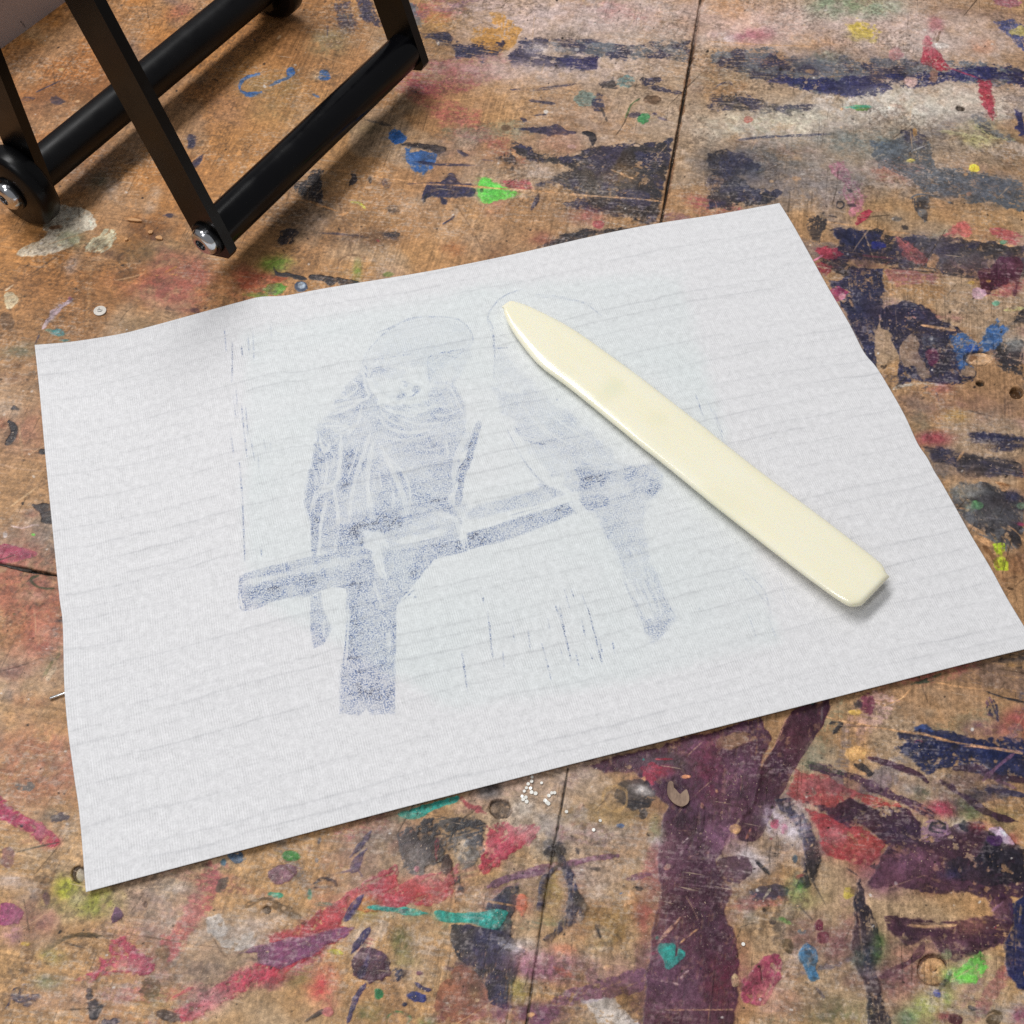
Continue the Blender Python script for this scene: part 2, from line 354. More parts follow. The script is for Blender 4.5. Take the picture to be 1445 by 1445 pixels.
# ------------------------------------------------------------------ paint on the table top
MARKS = """
# table marks
@T1 0 0 3.6125
f 200,180,150 .4 | 170 170 60 40
f 95,70,50 .35 | 400 480 110 45
k N .8 w2 e1 | 185 470 320 405
b N .6 e3 d.3 | 290 512 36 22
b N .6 e3 d.3 | 140 503 35 10
b N .8 e2 | 975 715 16 40 -20
k N .8 w5 e2 | 960 850 1000 840 1032 790
b 190,175,130 .7 e2 | 310 355 14 8
f 120,110,85 .4 | 1380 570 120 60
@L0 0 200 4.817
f 150,78,72 .65 | 1150 960 260 150
f 150,80,72 .5 | 1320 880 120 110
k 205,160,115 .35 w4 e1 | 625 830 605 1050 590 1290
k 120,85,55 .4 w2 | 582 820 570 1290
g 205,196,180 .93 e3 d.08 h.12 | 370 420 480 450 590 460 655 560 600 605 530 630 530 680 430 740 300 775 190 780 110 765 190 700 290 660 340 605 300 580
f 190,185,140 .7 | 480 660 110 50
b 150,105,75 .8 e1 | 375 582 42 13 -8
g 190,185,160 .9 e4 d.2 h.15 | 700 590 790 590 795 650 750 740 660 755 590 740 585 690 640 660 690 640
f 110,100,80 .7 | 690 690 60 40
g 212,200,170 .92 e2 h.15 | 30 1040 80 1025 125 1070 90 1120 45 1133
k 200,195,180 .8 w4 d.4 | 30 1015 100 970
g 188,168,182 .85 e3 d.15 | 490 1070 400 1100 340 1160 290 1270 360 1200 460 1110
b 150,90,140 .6 e2 | 478 1065 18 14
f 190,170,165 .6 | 480 850 40 70 30
b 75,150,165 .8 e4 d.2 | 400 1295 45 20
b 70,145,160 .8 e4 d.2 | 450 1350 38 12
k 75,140,140 .5 w3 | 310 1280 400 1290
b 110,80,55 .55 e1 | 865 905 88 42 -10
f 105,85,60 .5 | 940 760 120 90
b 105,80,60 .6 e3 | 50 1225 50 58
f 90,95,85 .6 | 200 1372 70 20
k S .6 w2 | 0 1010 190 910 400 770
k N .7 w3 d.2 | 240 1370 270 1310
b 90,60,55 .6 e2 | 1040 650 22 18
f 175,160,150 .55 | 1040 410 40 90 20
b N .8 e3 | 1150 500 32 14
f 80,85,75 .7 | 670 270 60 50
f 185,175,170 .5 | 760 290 35 50
f 90,60,40 .5 | 1000 600 150 80
k 190,150,60 .7 w2 d.5 | 1120 890 1200 850
k 200,160,90 .6 w2 d.5 | 1050 910 1160 900 1280 930
b 70,55,50 .6 e4 d.3 | 1150 1140 40 25
b 70,45,55 .7 e4 | 1325 1150 40 20
f 85,60,50 .5 | 760 770 90 30
@T2 230 0 3.6125
f 125,112,82 .5 | 540 430 140 70
k B .85 w5 e2 | 490 375 420 400 391 440 405 470 450 482 500 470
k B .7 w4 e2 | 650 390 600 412 540 440
b B .9 e3 | 652 370 18 22
f 200,185,165 .6 | 800 385 45 28
b B .85 e4 d.25 | 825 385 30 26
k B .7 w3 e2 | 765 480 795 495
b N .8 e3 d.2 | 148 720 20 40 20
k N .75 w5 e3 d.2 | 130 845 165 830 195 790
g N:G .75 e6 d.4 | 880 0 960 0 970 90 1000 150 920 165 890 100
g N .8 e5 d.3 | 990 0 1060 0 1110 130 1020 100
g N:G .8 e5 d.25 | 1240 0 1300 40 1345 150 1270 140
f 125,120,95 .6 | 850 220 90 70
k N .7 w3 d.3 | 840 130 838 180
g K .85 e6 d.15 | 655 950 760 880 820 870 810 1035 720 1012
g K .9 e5 d.15 | 600 1180 690 1160 650 1240 600 1252
k K .7 w4 d.3 | 1030 610 1160 640
f 70,55,45 .5 | 800 1120 250 90
k 190,190,70 .85 w3 e1 | 960 1030 1000 1036 1030 1062
k N .6 w6 d.4 | 1130 1195 1160 1200 1190 1220
@M5 300 250 4.817
k S .6 w2 | 860 100 870 220 900 340 930 440 940 520
k O .8 w3 e1 | 540 135 700 180 850 232
f 190,175,170 .5 | 710 310 65 45 40
k N .7 w3 d.4 | 730 380 850 385 960 400 1060 410
f 60,45,40 .5 | 1000 420 250 60
b K .7 e5 d.45 | 1215 400 60 30
b K .6 e4 d.5 | 1230 220 40 30
f 110,150,60 .75 | 440 590 80 40
b 88,150,60 .85 e5 d.1 | 430 750 85 38
b 95,140,55 .75 e5 d.2 | 290 800 80 22
f 165,75,65 .6 | 250 700 170 80
b 165,85,60 .7 e3 | 460 690 45 22
b S .4 e1 | 560 640 62 38
g K .95 e2 d.05 | 415 608 440 648 520 648 640 690 610 702 540 690 440 672
g K .95 e2 d.05 | 655 680 700 664 880 690 1000 718 880 735 850 710 800 740 750 702 680 696
b 70,92,125 .9 e2 | 600 745 45 40
b 175,185,195 .85 e2 | 606 735 27 22
f 100,130,55 .7 | 985 640 28 70
b 110,140,60 .5 e4 | 1180 660 42 18
k S .6 w3 | 850 640 860 570 930 530 1020 540 1030 560
k O .5 w3 | 860 260 920 240
@C4 430 0 5.35
g B .93 e3 d.06 h.08 | 650 985 690 965 765 1040 740 1082 670 1084 640 1040
g B .9 e4 d.1 h.08 | 755 1120 830 1085 800 1150 900 1138 985 1175 965 1265 900 1312 820 1292 770 1230
b N .85 e3 | 900 1232 70 15 8
g K .9 e3 d.1 | 700 1090 830 1080 1030 1105 1055 1140 1000 1160 900 1125 800 1110
g N .85 e2 | 1140 1120 1250 1175 1190 1186
k N .8 w3 d.2 | 960 1240 1285 1248
k N .7 w2 d.3 | 1340 1205 1430 1215
k K .8 w7 e2 | 360 1300 375 1350 340 1395
k K .7 w4 | 490 1335 495 1380
k N .75 w5 e3 d.3 | 570 1360 600 1400 650 1415
k N .7 w4 d.3 | 600 1340 620 1390
k O .7 w2 d.1 | 160 1270 400 1310 800 1370
k N .7 w3 d.3 | 760 1390 940 1385
f 110,95,70 .5 | 470 960 120 60
f 170,140,120 .35 | 960 560 80 60
k O .5 w1.5 | 960 760 1200 750 1445 730
@T3 580 0 3.36
f 195,172,165 .9 | 480 90 260 120
f 186,166,158 .8 | 760 300 500 120
f 180,158,145 .6 | 900 560 400 110
f 190,170,165 .75 | 800 80 330 120
f 195,172,165 .7 | 1150 60 250 110
f 185,165,155 .5 | 700 150 500 60
g 190,138,70 .75 e8 d.2 | 380 60 440 60 520 140 500 230 400 260 270 200 300 150 400 130
f 188,140,80 .6 | 120 100 80 60
g N .85 e7 d.3 | 40 155 180 165 200 200 330 200 440 200 430 240 340 285 220 260 180 215 60 190
g N .85 e7 d.3 | 460 270 540 185 640 190 655 240 600 275 700 270 880 262 885 330 760 335 480 312
g N:G .8 e7 d.4 | 640 190 830 185 1000 215 1320 195 1330 290 1150 285 1020 290 880 262 700 262
f 200,188,182 .7 | 600 235 60 32
g 50,48,92 .7 e5 d.3 | 700 280 885 272 880 325 760 330
f 195,170,160 .6 | 500 340 190 50
f 190,165,155 .5 | 420 320 120 40
k N .75 w3 d.3 | 470 425 600 425 780 396
k N .8 w4 d.1 | 560 475 680 490
k 190,150,110 .5 w1.5 | 200 475 480 455
g K:N .75 e5 d.4 | 890 395 960 370 975 420 900 425
b 95,135,140 .75 e5 d.3 | 1015 390 45 25
b 90,125,125 .6 e5 d.3 | 830 465 50 38
b N .75 e5 d.4 | 890 490 28 42
k K .6 w3 d.3 | 900 510 930 575
g N .8 e4 d.3 | 1070 372 1180 372 1195 382 1110 402
k N .85 w6 e3 d.2 | 1130 415 1280 442
g S .85 e3 | 1130 448 1182 470 1150 498 1105 475
k 70,100,65 .8 w3 | 1090 465 1045 495 1018 555
b 60,140,80 .85 e3 | 1102 562 28 24
b N .7 e3 d.3 | 1060 545 26 14
b V .8 e2 | 1158 540 16 8
k V .6 w3 | 1170 555 1215 570
k N .8 w4 e2 | 520 560 545 572
k N .7 w3 d.3 | 585 547 640 542
g N .88 e4 d.1 | 490 610 620 603 690 588 722 615 775 630 660 645
g K .9 e2 | 810 625 860 630 878 660 862 692 840 650
b S .7 e1 | 450 605 22 14
b 215,205,195 .8 e1 | 640 530 10 8
b 205,170,170 .6 e2 | 760 695 18 10
f 190,130,110 .35 | 720 690 100 50
g N:K .86 e7 d.12 | 480 690 560 700 600 725 700 748 850 710 980 690 1240 660 1190 930 1160 1050 1110 1060 900 1010 730 990 720 960 860 930 780 920 720 880 600 880 640 850 760 800 700 770 560 760 500 740
f 115,108,100 .55 | 900 870 220 80
f 160,120,75 .45 | 1000 830 90 45
f 190,172,165 .55 | 590 810 90 32
g K .85 e5 d.3 | 400 752 480 698 505 760 490 805 440 772
b O .9 e2 | 497 735 32 9 30
k O .8 w3 d.4 | 950 805 1060 850
g N .9 e3 d.08 | 55 945 80 870 145 862 190 818 240 868 285 870 292 930 100 937
k K .8 w5 e3 | 60 960 75 920
k N .8 w4 e2 | 140 935 165 965
g 105,205,85 .95 e3 d.06 h.06 | 318 870 350 838 400 870 500 916 420 945 350 962 320 925
b K .9 e1 | 335 905 7 8
g 165,75,85 .75 e5 d.2 | 440 860 560 850 572 890 480 902
k N .85 w5 e2 | 605 920 590 960 570 995
k S .6 w4 | 490 935 465 970
k S .6 w4 | 530 945 505 980
k O .85 w2.5 e1 d.1 | 0 872 200 880 600 908 860 930 1080 945 1200 960
b N .7 e2 | 155 955 16 14
g N .85 e2 | 150 1062 205 1025 190 1045
k N .5 w2 d.4 | 230 970 260 1000
g K .9 e5 d.15 | 580 1180 680 1140 770 1108 830 1090 1090 1080 1000 1100 850 1125 700 1160
b 170,70,85 .8 e2 | 890 1066 28 20
b 200,120,120 .6 e1 | 885 1062 14 9
f 160,80,85 .5 | 840 1030 80 40
f 150,85,50 .45 | 190 1180 55 35
f 140,70,70 .5 | 620 1130 55 30
k 225,215,205 .85 w2 d.45 | 910 1050 1060 1080
k O .6 w2 | 505 1050 640 1052
k S .5 w1.5 | 200 950 290 1090 350 1210
k O .5 w1.5 | 440 1200 560 1120 660 1065
f 140,110,100 .4 | 280 680 180 80
f 185,175,170 .3 | 260 670 60 40
k 120,85,60 .8 w7 e2 | 1382 -60 1376 0 1300 430 1188 1060
k D .98 w3.2 h-1.2 e.5 | 1380 -90 1373 0 1300 430 1240 760 1185 1060 1150 1250
@T4 1000 0 3.247
f 198,174,166 .95 | 700 130 500 130
f 200,178,170 .9 | 250 90 300 90
f 196,182,172 .9 | 850 480 500 90
f 185,170,160 .8 | 350 580 380 80
f 195,172,160 .8 | 1250 430 250 120
f 185,168,158 .7 | 850 800 250 90
f 150,140,138 .6 | 500 830 250 90
f 202,165,150 .7 | 200 110 330 100
f 195,170,160 .65 | 900 160 420 150
f 200,180,172 .6 | 1200 220 250 90
f 205,195,195 .8 | 70 180 70 32
f 170,100,112 .7 | 190 165 90 40
f 105,145,105 .55 | 600 20 160 50
f 150,168,142 .6 | 770 45 120 40
f 200,140,90 .5 | 100 40 100 40
f 195,140,90 .5 | 560 210 150 50
g 205,180,70 .8 e9 d.25 s3 | 620 100 700 92 785 150 760 190 660 192 630 140
f 195,130,100 .5 | 1250 210 60 40
k O .6 w2 d.3 | 0 190 250 205 520 215
g N:G .8 e8 d.4 | 0 228 250 232 520 268 700 275 900 280 1100 290 1400 300 1445 330 1445 400 1100 372 960 400 830 382 760 440 600 442 480 422 350 372 200 362 0 295
g 50,50,92 .9 e7 d.12 | 230 362 420 348 560 370 720 350 835 400 760 440 600 437 470 420
g 46,46,90 .9 e7 d.15 | 820 350 900 340 1100 330 1250 302 1445 330 1445 392 1250 362 1100 376 940 392
b O .85 e3 | 465 328 20 11
f 130,140,125 .6 | 540 260 80 35
b 205,165,155 .85 e5 | 920 375 28 18
b 165,120,100 .85 e5 | 1032 345 18 26
k K .7 w6 d.3 | 270 405 290 385
g K:N .8 e8 d.45 | 0 430 180 440 300 470 520 480 400 512 200 520 0 500
k N .7 w3 d.3 | 30 400 80 375 110 390
f 195,190,170 .75 | 300 560 350 60
f 205,200,185 .65 | 1000 480 320 80
f 195,180,165 .5 | 1200 470 150 50
b 92,135,60 .8 e4 | 700 492 32 15
b 65,150,125 .75 e3 d.2 | 690 490 70 8
b O .7 e3 | 610 500 14 14
b D .9 e2 h-.5 | 1153 497 18 9
b 170,90,80 .7 e4 | 185 548 18 16
k N .7 w3 d.3 | 140 640 300 625 560 615
f 110,120,120 .7 | 700 650 260 65
f 95,102,108 .7 | 250 740 260 75
f 170,150,140 .4 | 500 700 80 50
g N:K .85 e8 d.12 | 0 700 150 700 225 770 120 800 180 850 330 880 280 930 0 965
k O .7 w6 d.3 | 20 810 60 830 10 860
k O .6 w3 d.3 | 0 965 120 950
g 85,95,108 .8 e8 d.25 | 740 650 880 620 1010 650 1040 760 1445 830 1445 960 1180 920 990 860 880 790 780 770
g N .8 e6 d.3 | 890 605 1000 610 995 680 910 645
k 215,210,205 .7 w2.5 d.3 | 930 692 1010 660
b 238,208,62 .95 e3 h.1 | 1220 770 29 19
b 215,190,80 .85 e2 | 925 738 17 10
b 200,140,65 .8 e3 | 946 606 11 15
f 205,200,125 .75 | 1230 610 75 55
k 205,200,140 .6 w4 d.5 | 1050 600 1200 620 1400 640
g 45,45,88 .9 e5 d.15 | 1398 498 1445 512 1445 640 1408 590
g K:G .7 e6 d.45 | 1190 530 1260 520 1300 600 1380 610 1445 665 1330 640 1240 592
g 66,76,130 .85 e5 d.2 | 1308 100 1400 90 1445 120 1445 235 1380 170
b 190,170,90 .8 e6 | 1420 145 45 20
b 150,85,110 .7 e4 | 1370 10 80 18
g R .9 e5 d.12 | 990 165 1020 200 1060 250 1108 312 1040 322 972 290 985 220
b 225,218,210 .9 e2 | 1060 210 40 12
k S .85 w4 d.2 | 1060 145 1045 190
k S .7 w3 d.2 | 1045 145 1030 185
b 200,70,95 .6 e4 | 1000 180 18 18
f 180,90,110 .5 | 1040 110 30 30
g R .85 e5 d.2 | 1230 360 1290 370 1312 480 1300 552 1250 482 1240 420
k 190,60,80 .6 w2 d.2 | 1100 312 1240 360
b 200,120,130 .5 e5 | 860 245 30 25
g 180,105,130 .7 e8 d.3 | 560 750 620 738 680 840 722 900 712 962 660 985 610 860
g R .85 e3 d.05 | 680 1000 710 960 752 970 722 1012 675 1030
k K .8 w3 | 585 945 592 925 612 925 620 942 605 955 587 950
k K .7 w3 | 550 988 590 996
k K .7 w4 | 640 870 655 878
k K .6 w4 | 640 938 675 945
k O .8 w2 d.1 | 530 1015 700 1040 860 1065 1100 1085 1300 1110 1445 1140
g G:K .8 e4 d.3 | 930 915 1015 895 1000 1032 970 1000
k G .8 w3 | 918 915 960 890 1040 900 1130 940
b G .7 e2 | 860 1005 18 10
k K .7 w6 | 890 1040 915 1050
g 188,82,88 .75 e6 d.15 s2 | 1060 1085 1160 1010 1205 1050 1195 1085
g 185,78,90 .75 e6 d.15 s2 | 1290 1050 1400 1045 1445 1080 1410 1122 1320 1092
b 75,155,120 .8 e3 | 1350 1110 15 8
b O .8 e2 | 1180 800 11 8
b O .7 e2 | 400 818 22 10
b 195,140,110 .8 e2 | 1195 888 14 9
b O .6 e3 | 1060 925 40 25
f 100,98,108 .45 | 300 850 260 90
f 66,66,84 .55 | 150 760 170 80
f 75,75,92 .40 | 600 300 400 60
f 125,116,114 .45 | 1150 610 250 80
f 80,84,98 .45 | 1250 870 220 70
f 110,108,112 .45 | 620 830 160 60
f 190,172,165 .5 | 900 200 300 40
@R1 1120 300 4.446
g N:K .82 e6 d.12 | 560 140 860 150 1080 160 1250 190 1445 222 1445 420 1280 430 1100 402 920 372 800 350 600 340 450 300 220 290 300 180 220 120 340 98 560 112
g N .85 e6 d.2 | 220 110 340 90 560 120 580 240 420 260 300 190
g K .8 e5 d.3 | 80 20 190 10 200 90 160 180 110 170 100 90
f 155,145,150 .6 | 850 205 90 60
f 130,130,140 .5 | 1000 300 320 50
b 42,50,135 .9 e5 | 530 208 45 26
k 160,75,88 .7 w3 d.4 | 430 268 520 280 660 288
k 160,75,88 .5 w2 d.5 | 400 330 520 335 620 310
g 188,98,88 .85 e6 d.2 | 650 160 740 210 832 290 820 332 740 322 680 270
b O .8 e4 d.2 | 880 300 30 45 30
k O .85 w4 | 552 170 562 140
g R .85 e5 d.2 | 130 240 220 215 290 240 332 262 250 302 170 292
g R .85 e5 d.2 | 140 320 235 332 205 392 160 370
g K .8 e5 d.2 | 160 290 280 300 400 360 330 420 210 330
k 220,125,155 .9 w2.5 | 120 307 185 268
g N .9 e5 d.14 | 360 340 565 350 572 480 552 640 502 760 512 970 470 930 400 800 330 650 280 520 220 430 300 420
b 150,55,88 .8 e6 | 280 510 52 36
b 205,145,165 .7 e4 | 305 525 20 18
k O .7 w3 | 350 550 370 590
g 150,95,98 .8 e5 d.2 | 580 370 700 350 900 380 880 430 740 452 650 470 590 430
b O .9 e2 | 620 508 24 14
k K .75 w3 d.2 | 600 345 900 378 1160 415
g N .92 e4 d.15 | 550 620 600 580 700 558 800 574 880 620 912 662 1000 710 1052 745 990 762 980 830 1010 880 1040 970 1142 985 1138 1050 1050 1085 900 1085 760 1050 660 1085 650 1000 660 900 610 800 600 730 550 720
g K:G .6 e4 d.45 | 790 760 980 770 980 880 1000 980 900 1040 820 960
g 155,128,108 .95 e3 | 700 790 750 755 780 810 790 900 862 1022 800 1042 760 960 690 970 657 870
b 155,130,110 .9 e3 | 1100 1000 40 30
k K .8 w3 | 1040 1060 1130 1035 1142 990
k O .9 w3.5 e1 d.1 | 800 708 900 724 1012 740
b 220,220,215 .85 e3 | 865 795 12 18
b 140,50,90 .6 e4 | 860 900 40 50
g B .9 e6 d.25 h.06 | 980 770 1050 745 1120 780 1160 830 1230 720 1270 665 1300 710 1350 720 1310 790 1250 870 1120 880 1080 920 1125 972 1040 978 1010 900
b 45,85,165 .85 e4 | 1110 855 45 28
b D .6 e1 h-.9 | 1160 912 90 48
b 208,165,125 .95 e1 | 1170 915 76 38
b 120,85,60 .8 e3 | 1120 905 30 22
g K .85 e7 d.35 | 1250 870 1300 830 1445 780 1445 1040 1330 1000 1250 960
f 175,178,175 .65 | 1380 830 80 45
g K .85 e6 d.3 | 1380 640 1445 600 1445 690 1380 685
k 208,205,135 .85 w5 e4 d.2 | 1320 612 1445 600
b 95,162,132 .8 e4 | 1270 565 28 22
g 75,40,60 .96 e3 d.03 h.1 | 1162 370 1240 340 1290 280 1400 285 1442 330 1420 400 1400 512 1372 510 1385 430 1280 470 1220 512 1185 500 1170 430
f 125,82,98 .6 | 1350 335 60 35
b 198,155,172 .8 e4 | 1158 505 42 36
b 205,165,70 .85 e3 | 1112 440 30 14
b 190,140,80 .9 e2 | 1220 432 12 8
k O .7 w2 | 1280 470 1390 535
b D .95 e1 h-1.5 | 1172 1070 24 17
b 190,140,90 .6 e1 | 1402 1128 50 46
b 60,40,20 .97 e1 h-2 | 1400 1130 42 38
k 210,205,195 .8 w4 d.4 | 610 1112 700 1085 800 1068 960 1090
k K .8 w3 d.3 | 640 1090 700 1030 690 970
g K .85 e4 d.3 | 785 1092 842 1085 835 1122 800 1112
f 165,75,90 .45 | 920 1100 70 30
f 155,112,108 .5 | 930 1190 220 90
f 150,60,72 .7 | 890 1420 100 40
f 110,110,100 .6 | 790 1300 60 90
k S .7 w2 | 1325 1030 1325 1280
k N .7 w3 | 895 1130 915 1190
k K .6 w2 d.3 | 1090 1240 1250 1280
f 200,150,60 .5 | 1010 1270 90 40
k O .7 w2 | 1340 585 1380 620
g N .88 e5 d.25 | 1085 1382 1200 1374 1445 1405 1445 1445 1150 1445 1110 1422
f 58,56,76 .5 | 700 230 350 80
f 60,45,62 .55 | 350 330 160 60
f 66,62,80 .4 | 900 850 160 130
f 120,90,95 .45 | 1100 330 200 60
f 135,110,102 .45 | 1250 1250 180 100
f 55,52,74 .5 | 440 700 70 160
f 120,105,100 .5 | 760 1230 140 80
@R2 1200 600 5.898
g N .88 e6 d.28 | 970 65 1100 68 1300 85 1445 110 1445 210 1300 212 1140 192 1060 142
f 160,130,95 .6 | 1150 170 80 35
g N:K .86 e5 d.12 | 600 170 700 172 900 212 960 220 1100 258 1300 282 1445 320 1445 440 1300 432 1100 420 950 430 880 382 850 332 690 312 650 240
f 48,65,115 .7 | 770 215 60 30
k O .85 w3.5 | 945 215 880 310
k 200,195,190 .4 w2 d.4 | 900 340 1200 350 1445 400
k 200,195,190 .4 w2 d.4 | 1000 390 1250 400 1445 430
f 152,62,82 .7 | 700 120 120 60
g K:G .84 e8 d.35 | 800 560 900 500 1100 480 1240 520 1320 560 1445 590 1445 1010 1300 1022 1150 962 1050 902 960 802 900 712 840 602
f 150,155,150 .6 | 1000 560 160 60
f 40,42,92 .7 | 1340 590 50 45
f 130,135,130 .5 | 1180 760 200 70
k 210,205,200 .4 w2 d.4 | 1100 770 1300 790
g 208,152,102 .95 e3 | 1205 465 1342 490 1332 522 1280 552 1220 502
k 110,70,40 .6 w3 d.3 | 1230 490 1320 500
b 102,180,108 .92 e4 d.06 h.05 | 1050 668 55 46
f 160,178,150 .7 | 995 690 40 28
b 120,170,130 .7 e5 d.2 | 1430 678 42 26
k O .85 w3 | 888 690 960 700
k O .9 w3.5 | 965 820 1040 868 1100 905
k O .85 w5 | 1030 915 1100 960 1175 1002
k O .85 w3 | 1300 830 1380 890 1445 962
g 188,218,52 .95 e4 d.12 h.05 | 1195 990 1275 985 1282 1040 1250 1090 1312 1140 1316 1205 1220 1202 1190 1130 1240 1100 1200 1042
k 170,40,85 .8 w4 d.2 | 1390 820 1445 830
k S .7 w4 | 1390 1080 1430 1160 1440 1220
k S .6 w3 | 1250 1290 1380 1260
k D .7 w3 | 1310 1355 1360 1365
k 120,80,50 .6 w8 | 1110 1010 1180 1080 1230 1180
f 130,85,55 .5 | 1350 1150 100 120
f 62,60,78 .45 | 1050 340 350 60
f 75,75,85 .5 | 1200 700 250 160
f 150,120,105 .4 | 1000 420 160 50
@X 1160 880 5.07
g P .92 e3 | 0 550 55 550 42 640 10 722 0 722
g 65,75,58 .85 e5 d.4 | 580 440 700 390 845 365 830 392 760 424 680 446
k O .8 w2.5 | 640 462 560 540 430 592
b 128,62,88 .85 e6 d.35 | 330 580 60 58 -40
b K .7 e5 d.4 | 255 580 30 32
b 208,168,85 .9 e2 | 235 636 40 17
k K .85 w4 d.2 | 55 715 140 700
k K .85 w5 d.2 | 80 785 145 715
g 48,68,125 .9 e5 d.25 | 655 740 740 720 850 790 950 800 780 832 640 782
g N .88 e7 d.3 | 540 790 640 772 800 762 880 770 1000 780 1060 832 1150 862 1445 902 1445 963 640 963 600 872
f 120,75,92 .75 | 1150 760 140 60
f 162,78,82 .7 | 1400 720 130 110
k N:U .8 w12 d.45 e5 | 1200 530 1230 640 1270 700
k K .9 w3 | 1160 480 1300 530 1445 562
g K .8 e6 d.5 | 1210 272 1320 240 1445 205 1445 345 1300 282
f 205,150,80 .5 | 1370 290 80 25
b S .7 e3 d.2 | 1150 330 28 42
k S .7 w1.5 | 710 430 760 570
f 120,115,110 .6 | 780 640 50 40
b 155,92,112 .9 e2 | 685 846 32 18
k O .9 w3.2 e1 d.1 | 0 655 150 700 500 760 700 790 850 825 1000 856 1150 880 1445 930
k O .7 w2 d.3 | 810 420 1000 455 1160 470
k O .7 w2 d.2 | 820 462 920 488
f 205,170,110 .5 | 250 920 90 40
f 160,120,80 .5 | 900 640 200 90
@L5 0 480 5.554
f 110,115,100 .75 | 130 90 160 40
f 130,98,82 .6 | 90 300 110 40
f 172,115,95 .5 | 230 720 160 160
f 165,80,60 .6 | 20 650 45 45
k K .93 w9 e2 | 75 640 112 690 95 760 50 820
g K .93 e2 | 85 548 110 508 148 548
b K .95 e1 | 335 876 32 22
k K .7 w3 | 170 942 200 942
g K .93 e3 d.05 | 260 1298 290 1300 390 1288 412 1432 330 1418 312 1340 280 1322
k 215,175,130 .75 w2.5 | 80 1305 310 1140
k 200,165,140 .5 w2.5 | 0 970 70 990 170 1012 350 1026
k 205,180,160 .55 w2 | 165 862 320 852
k 200,170,130 .5 w2 | 150 650 160 780 180 930
k 200,170,140 .4 w2 | 20 350 100 340 180 315
f 95,70,55 .5 | 150 200 60 30
f 140,90,85 .5 | 240 1360 60 40
@L6 0 740 5.554
k 205,185,185 .75 w4 d.35 | 90 12 180 28 260 6 305 12
b 205,195,195 .75 e4 d.25 | 40 80 24 32
g 155,55,92 .95 e2 d.04 h.04 | 0 158 150 178 260 200 296 230 250 262 120 288 0 292
f 190,110,120 .4 | 210 200 30 14
b S .7 e2 | 170 295 18 8
f 165,95,80 .75 | 200 650 380 420
f 175,90,80 .5 | 300 900 200 200
f 200,165,155 .4 | 280 560 110 30
f 195,150,130 .35 | 340 820 60 60
f 150,112,72 .5 | 80 860 110 110
k D .97 w5 h-1 e1 | -60 290 0 307 200 352 450 398
k 30,22,15 .97 w3 h-.6 e1 | 220 362 450 398
k 75,82,55 .8 w3 | 300 402 243 430 280 480 360 503 445 500
g K .75 e4 d.4 | 425 745 482 725 482 772 440 775
b K .7 e3 d.4 | 425 850 26 32
b 60,75,50 .9 e2 | 110 705 13 9
b K .8 e1 | 410 972 7 7
k 100,108,65 .7 w5 d.2 | 470 1010 400 1100 340 1190
k 185,170,150 .7 w5 d.2 | 430 1110 370 1225
f 120,110,80 .5 | 400 1090 60 70
k D .7 w2 d.2 | 0 1150 120 1122 232 1082
k D .6 w1.5 d.3 | 280 1060 360 1050
f 125,88,88 .6 | 80 1150 160 60
f 120,115,125 .5 | 40 1350 60 50
f 150,95,70 .5 | 250 1380 120 60
@B1 0 1045 3.6125
f 168,105,88 .6 | 180 140 300 200
f 150,105,80 .4 | 150 300 200 140
b 95,98,98 .7 e5 d.25 | 125 230 42 30
b N .7 e7 d.55 | 290 390 70 26
f 130,125,115 .5 | 280 380 90 40
g 168,56,88 .88 e5 d.2 | 0 290 60 340 150 400 270 470 306 522 260 546 200 530 150 470 60 420 0 400
f 190,70,80 .5 | 270 520 45 28
f 180,150,150 .5 | 200 450 40 40
b K .8 e2 | 112 437 12 9
k 85,75,62 .7 w2 | 80 570 200 540 310 518
b 120,82,98 .6 e5 d.15 | 40 600 38 60
k 205,190,175 .8 w2.5 | 0 702 100 700
b D .85 e2 h-.6 | 400 680 36 42
b 175,165,148 .95 e1 | 412 684 26 36
f 168,170,55 .9 | 340 760 62 55
f 150,152,60 .9 | 480 830 100 62
f 140,145,80 .6 | 330 850 160 60
f 185,175,140 .5 | 400 800 40 40
k 112,82,58 .55 w14 s2 | 275 675 210 760 150 850 155 1000 140 1180
f 190,170,165 .6 | 60 720 100 40
f 180,165,160 .6 | 140 780 60 40
g 152,60,108 .9 e4 d.12 | 0 825 60 828 112 880 90 930 0 935
f 175,122,152 .75 | 60 980 60 60
b 75,58,52 .8 e5 | 210 945 24 20
b 75,50,80 .6 e5 | 235 800 18 28
b 225,185,55 .9 e2 | 130 1036 18 9
f 190,120,115 .5 | 240 910 60 60
k 85,70,45 .8 w7 s1 | 225 1080 300 1025 400 990 530 996
k 60,50,35 .5 w4 | 380 995 530 998
g 95,65,92 .95 e2 | 572 930 590 848 628 892
g 168,58,85 .88 e7 d.35 | 540 1020 640 1000 720 1060 790 1130 812 1192 700 1192 560 1200 370 1226 500 1160 500 1100 560 1100
b O .9 e2 | 560 1165 22 15
f 205,165,130 .7 | 650 1145 70 30
f 130,142,70 .6 | 270 1100 70 40
f 205,185,175 .5 | 210 1020 60 40
b 105,88,68 .6 e1 | 830 1080 38 36
b 150,115,85 .6 e1 | 832 1078 28 27
g 190,182,176 .75 e5 d.28 | 1040 900 1130 890 1170 950 1160 1010 1290 980 1292 1052 1150 1080 1120 1040 1060 970
b D .8 e2 h-.5 | 1360 862 22 22
b 95,75,58 .7 e7 d.3 | 765 1275 55 62
f 105,110,65 .55 | 800 1310 60 40
